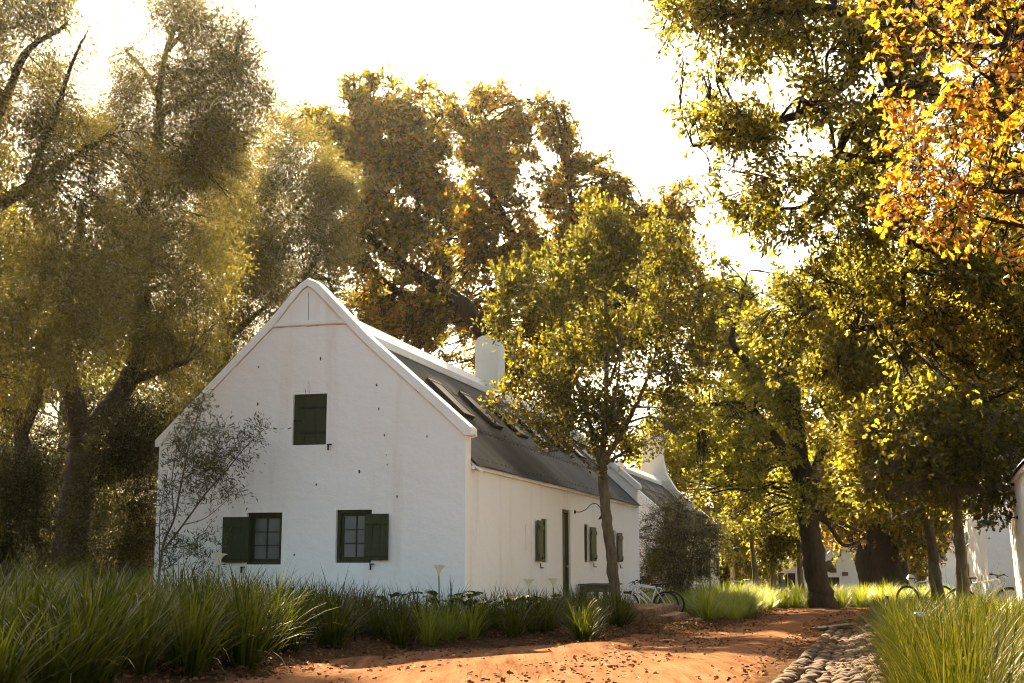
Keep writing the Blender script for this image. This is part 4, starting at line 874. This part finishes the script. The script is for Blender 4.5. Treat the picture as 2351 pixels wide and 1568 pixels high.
# ------------------------------------------------------------------ wooden table by the door
q=hp(.42,9.35,0); zt=1.10; zb=float(hgt(q[0],q[1]))-.02
tb=thing('garden_table','dark weathered wooden table standing against the cottage wall by the door','table',(q[0],q[1],zb),-A)
m=MB()
for i in range(4): m.box((-.27+.18*i,0,zt-zb-.02),(.172,1.75,.035),None,.006)
m.build('table_top',M['oldbeam'],tb)
m=MB(); 
for x in (-.29,.29): m.box((x,0,zt-zb-.115),(.04,1.55,.13),None,.006)
for y in (-.76,.76): m.box((0,y,zt-zb-.115),(.53,.04,.13),None,.006)
m.build('apron',M['oldbeam'],tb)
for x in (-.25,.25):
    for y in (-.72,.72): MB().box((x,y,(zt-zb-.18)/2),(.10,.10,zt-zb-.18),None,.008).build('leg',M['oldbeam'],tb)

# ------------------------------------------------------------------ bicycles
def bicycle(label,loc,rz,lean=0):
    t=thing('bicycle',label,'bicycle',loc,rz,'white bicycles'); t.rotation_euler=(lean,0,rz)
    bb=(0,0,.31); rh=(-.44,0,.36); fh=(.67,0,.36); stp=(-.17,0,.80); ht=(.42,0,.90); hb=(.47,0,.76)
    m=MB(); m.tube([bb,stp],.018,8); m.tube([stp,(.14,0,.845),ht],[.019,.021,.024],8); m.tube([bb,(.2,0,.52),hb],[.026,.027,.026],8); m.tube([ht,hb],.026,8)
    for y in (-.055,.055): m.tube([(bb[0],y*.6,bb[2]),(rh[0],y,rh[2])],.011,6); m.tube([(stp[0]-.01,y*.3,.75),(rh[0],y,rh[2])],.009,6)
    m.build('frame',M['white_paint'],t,True)
    m=MB(); m.tube([hb,(.49,0,.70)],.022,8); m.tube([(.49,-.07,.70),(.49,.07,.70)],.016,6)
    for y in (-.065,.065): m.tube([(.49,y,.70),(.54,y,.60),fh[:1]+(y,)+fh[2:]],[.02,.018,.012],8)
    m.build('fork',M['white_paint'],t,True)
    for c in (rh,fh):
        w_=MB(); w_.tube([(c[0],-.05,c[2]),(c[0],.05,c[2])],.018,8)
        for k in range(24):
            a=2*math.pi*k/24; w_.tube([(c[0],(-1)**k*.03,c[2]),(c[0]+.31*math.cos(a),0,c[2]+.31*math.sin(a))],.0018,3,False)
        wo=w_.build('wheel',M['steel'],t); MB().ring(c,.345,.026).build('tyre',M['rubber'],wo,True); MB().ring(c,.312,.012).build('rim',M['rim'],wo,True)
    m=MB(); m.tube([stp,(-.205,0,.90)],.014,8); m.build('seat_post',M['black_plastic'],t,True)
    m=MB()
    pr=[(-.36,.075,.935),(-.30,.085,.94),(-.22,.06,.93),(-.12,.03,.925),(-.06,.018,.92)]
    V=[];Fc_=[]
    for x,w2,z in pr:
        for yy,zz in ((-w2,-.03),(-w2*.8,.0),(0,.012),(w2*.8,0),(w2,-.03)): V.append((x,yy,z+zz+.005))
    for i in range(4):
        for j in range(4): Fc_.append((i*5+j,i*5+j+1,(i+1)*5+j+1,(i+1)*5+j))
        Fc_.append((i*5+4,i*5,(i+1)*5,(i+1)*5+4))
    Fc_+=[(0,1,2,3,4),(24,23,22,21,20)]
    m.add(V,Fc_); m.build('saddle',M['black_plastic'],t,True)
    m=MB(); m.tube([ht,(.405,0,.955)],.02,8); m.tube([(.405,0,.95),(.47,0,.975)],.018,8); m.tube(catmull([(.42,-.33,1.0),(.45,-.18,.99),(.475,0,.975),(.45,.18,.99),(.42,.33,1.0)],4),.013,8); m.build('handlebar',M['black_plastic'],t,True)
    for y in (-.27,.27): g_=MB(); g_.tube([(.425,y-.07*np.sign(y)*0,1.0),(.405,y+.09*np.sign(y),1.0)],.02,8); g_.tube([(.45,y*.9,.995),(.53,y,.95)],.007,5); g_.build('grip',M['rubber'],t,True)
    m=MB(); m.lathe([(.02,-.03),(.095,-.035),(.095,-.045),(.02,-.05)],bb,20,Matrix.Rotation(math.pi/2,3,'X')); m.tube([bb,(.12,-.06,.19)],.012,6); m.tube([bb,(-.12,.06,.43)],.012,6); m.box((.12,-.10,.19),(.09,.08,.02)); m.box((-.12,.10,.43),(.09,.08,.02)); m.build('crankset',M['black_plastic'],t)
    m=MB(); m.tube([(.44,-.1,.97),(.56,-.06,.86),(.52,-.02,.72)],.004,4); m.tube([(.44,.1,.97),(.58,.05,.84),(.46,0,.80)],.004,4); m.build('brake_cable',M['black_plastic'],t)
    return t
def bp_(px,D,dz=0): p=P(px,1290,D); p[2]=float(hgt(p[0],p[1]))+dz; return tuple(p)
bk=bicycle('white bicycle parked just behind the stone landing, nearer of two side by side',bp_(1492,35.8,.03),math.pi+R(6),R(5))
dup(bk,bp_(1504,36.5,.03),math.pi+R(-3),'white bicycle half hidden behind another one near the stone landing')
dup(bk,bp_(1703,55,.2),math.pi+R(-12),'white bicycle half sunk in grass beyond the far cottage corner')
b4=dup(bk,bp_(2246,28.6,.08),R(4),'white bicycle in the tall grass before the sunlit yard building')
b5=dup(bk,bp_(2112,38,.12),R(10),'white bicycle mostly hidden in grass left of the speckled young trunk')

# ------------------------------------------------------------------ small things in the beds
def stake(label,px,D,h,cap=False,name='garden_light',cat='garden light'):
    p=P(px,1290,D); p[2]=float(hgt(p[0],p[1])); t=thing(name,label,cat,tuple(p))
    MB().lathe([(0,-.1),(.026,-.1),(.026,h-.03),(.022,h-.02),(0,h-.02)] if cap else [(0,-.1),(.022,-.1),(.02,h),(0,h)],n=12).build('post',M['iron'],t,True)
    if cap:
        MB().lathe([(.0,h-.02),(.045,h-.02),(.046,h+.04),(.04,h+.05),(0,h+.05)],n=14).build('light_cap',M['steel'],t,True); MB().lathe([(.036,h-.12),(.038,h-.021),(.0,h-.0205)],n=14).build('light_head',M['iron'],t,True)
    else: MB().lathe([(.028,h-.06),(.03,h+.015),(0,h+.02)],n=10).build('stake_top',M['iron'],t,True)
    return t
stake('short black path light with a silver cap in the right-hand grass',2104,10.2,.58,True)
stake('plain black stake standing in the grass right of the gutter',2031,16.5,.72,False,'garden_stake','stake')
stake('thin dark stake in the tussocks below the right-hand gable window',818,18.6,.62,False,'garden_stake','stake')
q0,q1=gnd(1877,1449),gnd(1950,1450); c=(q0+q1)/2; pl=thing('plank','worn wooden plank bridging the cobbled gutter','plank',(c[0],c[1],c[2]+.10),math.atan2(q1[1]-q0[1],q1[0]-q0[0]))
m=MB(); m.box((0,0,0),(float(np.linalg.norm(q1-q0))+.25,.26,.05),None,.008); m.build('board',M['oldbeam'],pl)
# calla lilies
def calla(label,px,py,D,az,nl=6,h=None,flower=True,sc_=1.0):
    p=P(px,1290,D); zg=float(hgt(p[0],p[1])); top=P(px,py,D)[2]-zg if py else .7; t=thing('calla_lily',label,'calla lily',(p[0],p[1],zg))
    for k in range(nl):
        a=2*math.pi*k/nl+random.uniform(-.4,.4); hh=random.uniform(.38,.62)*sc_; o=Vector((math.cos(a),math.sin(a),0)); base=o*random.uniform(.12,.3); s_=Vector((-math.sin(a),math.cos(a),0))
        L_=random.uniform(.28,.4)*sc_; m=MB(); V=[];Fq=[]
        for i,(u,w2) in enumerate(((-.28,.14),(-.12,.46),(.1,.5),(.4,.38),(.7,.2),(1,.01))):
            c_=base+o*(u*L_*.85)+Vector((0,0,hh+u*L_*.35-.25*max(u,0)**2*L_))
            for vv,zz in ((-1,.06),(0,0),(1,.06)): V.append(c_+s_*(vv*w2*L_*.62)+Vector((0,0,zz*L_+ .02*math.sin(i*2+vv))))
        for i in range(5): Fq+=[(i*3,i*3+1,i*3+4,i*3+3),(i*3+1,i*3+2,i*3+5,i*3+4)]
        m.add(V,Fq); m.build('leaf',M['calla_leaf'],t,True)
        MB().tube([(0,0,-.05),tuple(base*.6+Vector((0,0,hh*.6))),tuple(base+Vector((0,0,hh)))],.009,5).build('leaf_stalk',M['stem'],t,True)
    if flower:
        MB().tube([(0,0,-.05),(.01,0,top*.5),(0,0,top)],.011,6).build('flower_stem',M['stem'],t,True)
        m=MB(); V=[];Fq=[]; n=16; m_=7
        for i in range(m_):
            u=i/(m_-1); r=.014+.075*u**1.6
            for k in range(n):
                th=2*math.pi*k/n; lip=(.5+.5*math.cos(th)); z=.17*u+.05*u*lip-.035*(u**4)*(lip**2)*1.6; rr=r*(1+.55*u*u*lip)
                x,y=rr*math.cos(th),rr*math.sin(th); V.append((x*math.cos(az)-y*math.sin(az),x*math.sin(az)+y*math.cos(az),top+z))
        for i in range(m_-1):
            for k in range(n): Fq.append((i*n+k,i*n+(k+1)%n,(i+1)*n+(k+1)%n,(i+1)*n+k))
        m.add(V,Fq); m.build('spathe',M['spathe'],t,True); m=MB(); m.tube([(0,0,top+.02),(0,0,top+.13)],[.009,.006],7); m.build('spadix',simple('yellow_spadix',(.6,.35,.03)) if 'spx' not in M else M['spx'],t,True)
    t.scale=(1,1,1); return t
M['spx']=simple('yellow_spadix',(.6,.35,.03))
calla('white calla lily before the left-hand gable window, its spathe opening right',503,1297,20.6,R(-10),4)
calla('white calla lily on a tall stem before the right part of the gable',1008,1323,20.9,R(0),8)
calla('small white calla lily below the street wall, left of the door',1214,1352,23.5,R(-70),6)
calla('white calla lily nearest the green door',1270,1349,25.3,R(170),6)
calla('leafy calla plant without flowers at the street corner of the cottage',1075,0,20.6,0,8,flower=False)
calla('leafy calla plant without flowers under the right-hand gable window',900,0,21.0,0,7,flower=False)
calla('leafy calla plant without flowers under the left-hand gable window',620,0,21.3,0,7,flower=False)
calla('calla plant with broad pale leaves in the shade of the street wall',1190,0,21.6,0,8,flower=False,sc_=.9)

# ------------------------------------------------------------------ grasses
def tussock_mesh(name,n,h,w_,spread,mat,seg=6,droop=1.0,base=.12,seed=0):
    r=np.random.default_rng(seed); az=r.uniform(0,2*np.pi,n); b=np.sqrt(r.uniform(0,1,n))*base; L_=h*r.uniform(.55,1.2,n); tilt=np.abs(r.normal(0,spread,n)); cur=r.uniform(.3,1.3,n)*droop
    d=np.stack([np.cos(az),np.sin(az)],-1); az2=az+r.normal(0,.5,n); d2=np.stack([np.cos(az2),np.sin(az2)],-1)
    pos=np.stack([d[:,0]*b,d[:,1]*b,np.zeros(n)-.04],-1); V=[]; ang=tilt.copy(); side=np.stack([-d2[:,1],d2[:,0],np.zeros(n)],-1); wd=w_*r.uniform(.6,1.3,n)
    for i in range(seg+1):
        u=i/seg; k=wd*(1-u**2.2)*(.6+.4*min(1,u*4)); k=np.maximum(k,.0006)
        V.append(np.stack([pos-side*k[:,None]/2,pos+side*k[:,None]/2],1))
        st=L_/seg; pos=pos+np.stack([d2[:,0]*np.sin(ang)*st,d2[:,1]*np.sin(ang)*st,np.cos(ang)*st],-1); ang=ang+cur/seg*(.4+1.6*u)
    V=np.stack(V,1).reshape(n,-1,3); K=V.shape[1]; f=np.array([[2*i,2*i+1,2*i+3,2*i+2] for i in range(seg)]).ravel()
    idx=(np.arange(n)*K)[:,None]+f[None]
    return npmesh(name,V.reshape(-1,3),idx.ravel(),[4]*(n*seg),mat,True)
TD=[tussock_mesh('grass_tussock',150,1.14,.027,.42,M['grass'],droop=1.25,base=.16,seed=k) for k in range(6)]
TS=[tussock_mesh('grass_tussock',170,.90,.017,.46,M['grass_y'],droop=1.25,seed=20+k) for k in range(4)]
TR=[tussock_mesh('grass_tussock',300,1.0,.010,.34,M['grass_r'],7,.85,.2,seed=40+k) for k in range(5)]
MASS={}
def put(me,x,y,label,group,s=1.0,lift=0,mass=None):
    k=s*rng.uniform(.85,1.15); sx,sy=k*rng.uniform(.9,1.15),k*rng.uniform(.9,1.15); a=rng.uniform(0,6.28); z=float(hgt(x,y))+lift
    if mass:
        v=np.empty(len(me.vertices)*3,np.float32); me.vertices.foreach_get('co',v); v=v.reshape(-1,3)*np.array([sx,sy,k]); c,t=math.cos(a),math.sin(a)
        MASS.setdefault(mass,[]).append((np.stack([v[:,0]*c-v[:,1]*t+x,v[:,0]*t+v[:,1]*c+y,v[:,2]+z],-1),me)); return
    o=link('grass_tussock',me,None,(x,y,z)); o.rotation_euler.z=a; o.scale=(sx,sy,k); tag(o,label,'grass tussock',group); return o
def qs(q,s): return q*ce+s*se,-q*se+s*ce
cnt=0
for s_ in np.arange(7.2,27.5,.6):
    ql_=float(qleft(s_))
    for q in np.arange(-15.5,ql_-.25,.6):
        qq=q+rng.uniform(-.24,.24); s2=s_+rng.uniform(-.24,.24)
        if s2>20.1 and qq<-6.2: continue          # the cottage and what lies behind it
        if s2>22 and (qq<-6.0 or qq>ql_-.9): continue
        if s2>27.6: continue
        x,y=qs(qq,s2); px=1175.5+2982*x/max(y,1)
        if px<-150 or px>1460 or y<8.3: continue
        back=y>16.5 and qq<ql_-2.2 and s2<19 
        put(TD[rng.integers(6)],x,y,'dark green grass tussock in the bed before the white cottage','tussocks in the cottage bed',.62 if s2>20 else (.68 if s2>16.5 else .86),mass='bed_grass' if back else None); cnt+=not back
print('bed',cnt)
for px,py,s_ in ((1030,1470,.72),(1080,1466,.68),(985,1480,.8)):
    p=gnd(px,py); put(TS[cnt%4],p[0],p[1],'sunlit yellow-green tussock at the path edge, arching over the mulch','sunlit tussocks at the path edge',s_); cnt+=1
for px,py in ((1345,1438),(1395,1434),(1432,1432),(1385,1424),(1310,1434),(1415,1440)):
    p=gnd(px,py); put(TD[cnt%5],p[0],p[1],'soft green tussock around the foot of the young oak','tussocks by the young oak',.68); cnt+=1
for s_ in np.arange(34.5,60,.62):
    for q in np.arange(-6.3,-3.8 if s_<52 else 3,.6):
        if s_<37.8 and q<-4.2: continue
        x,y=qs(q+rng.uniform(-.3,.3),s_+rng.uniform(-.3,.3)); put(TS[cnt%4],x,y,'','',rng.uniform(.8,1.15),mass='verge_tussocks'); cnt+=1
c0=cnt
for s_ in np.arange(6.2,34,.6):
    for q in np.arange(.5,3.6 if s_<20 else 4.8,.6):
        qq=q+rng.uniform(-.25,.25); s2=s_+rng.uniform(-.25,.25); x,y=qs(qq,s2); px=1175.5+2982*x/max(y,1)
        if px>2460: continue
        dark=(s2>12.5 and q<1.5); far=s2>17 and q>1.5
        put(TD[cnt%6] if dark and rng.random()<.75 else TR[cnt%5],x,y,'dark green tussock lining the right side of the gutter' if dark else 'tall feathery yellow-green tussock in the right-hand bed','tussocks along the gutter' if dark else 'tall grasses in the right-hand bed',.62 if dark else (.78 if s2<11 else .60),mass='right_bed_grass' if far else None); cnt+=not far
print('right',cnt-c0)
for nm,lab in (('bed_grass','dense dark green grass filling the middle of the cottage bed'),('verge_tussocks','bright yellow-green tufted grass along the far left verge of the path'),('right_bed_grass','tall yellow-green grass massed round the trunks on the right verge')):
    V=[];I=[];o=0
    for v,me in MASS[nm]:
        li=np.empty(len(me.loops),np.int32); me.loops.foreach_get('vertex_index',li); V.append(v); I.append(li+o); o+=len(v)
    I=np.concatenate(I); tag(link(nm.replace('right_bed','tall').replace('verge_tussocks','tufted_grass'),npmesh(nm,np.concatenate(V),I,[4]*(len(I)//4),M['grass'] if nm=='bed_grass' else M['grass_y'],True)),lab,'grass',None,'stuff')
# far verge under the distant trees: a mass nobody could count
n=26000; x=rng.uniform(5,40,n); y=rng.uniform(50,76,n); q=x*ce-y*se; keep=(q>-6)&~((q>-3.2)&(q<3)&(y<60)); x,y=x[keep],y[keep]; n=len(x)
pos=np.stack([x,y,hgt(x,y)],-1); me=leaves('verge_grass',pos,rng.normal(size=(n,3))*.35+np.array([0,0,1]),rng.uniform(.35,.8,n),'lance',M['grass_y'],0,1)
tag(link('verge_grass',me),'sunlit grass covering the ground under the far trees','grass',None,'stuff')
# fallen leaves and chips
n=15000; s2=rng.uniform(4,48,n); ql_=qleft(s2); u=rng.normal(0,1,n); q=np.where(rng.random(n)<.6,ql_-.15+u*.55-.35,np.where(rng.random(n)<.55,.25+u*.3,rng.uniform(-5,-.2,n)))
x=q*ce+s2*se; y=-q*se+s2*ce; pos=np.stack([x,y,hgt(x,y)+.03+rng.uniform(0,.02,n)+.02*(q>ql_)],-1)
me=leaves('leaf_litter',pos,rng.normal(size=(n,3))*np.array([1,1,.25]),rng.uniform(.03,.08,n),'oaklow',M['litter'],1.0,.7)
tag(link('leaf_litter',me),'brown and red fallen leaves scattered over the mulch and path','leaf litter',None,'stuff')
n=2600; s2=rng.uniform(4,40,n); q=rng.uniform(-6.2,-1,n); x=q*ce+s2*se; y=-q*se+s2*ce; V=[];cn=0
sel=IV[:12] if False else IV
for k in range(n):
    r_=rng.uniform(.006,.02); V.append(sel*np.array([r_*rng.uniform(.8,1.5),r_,r_*.6])+np.array([x[k],y[k],float(hgt(x[k],y[k]))+.045]))
me=npmesh('pebbles',np.concatenate(V),(np.array(IF)[None]+(np.arange(n)*len(IV))[:,None,None]).ravel(),[3]*(n*len(IF)),M['cobble'],True)
tag(link('pebbles',me),'small loose stones scattered on the red dirt path','pebbles',None,'stuff')

# ------------------------------------------------------------------ warm scattering volume, added to imitate veiling lens glare
hz=MB().box((0,100,20),(300,330,47)); mt=bpy.data.materials.new('glare_veil'); mt.use_nodes=True; tn=mt.node_tree
for n_ in list(tn.nodes): tn.nodes.remove(n_)
o_=tn.nodes.new('ShaderNodeOutputMaterial'); v_=tn.nodes.new('ShaderNodeVolumePrincipled'); v_.inputs['Color'].default_value=(1,.88,.68,1); v_.inputs['Density'].default_value=.00008; v_.inputs['Anisotropy'].default_value=.82
tn.links.new(v_.outputs[0],o_.inputs['Volume']); tag(hz.build('glare_haze',mt),'thin warm veil added over the garden to imitate lens glare','glare_haze',None,'stuff')
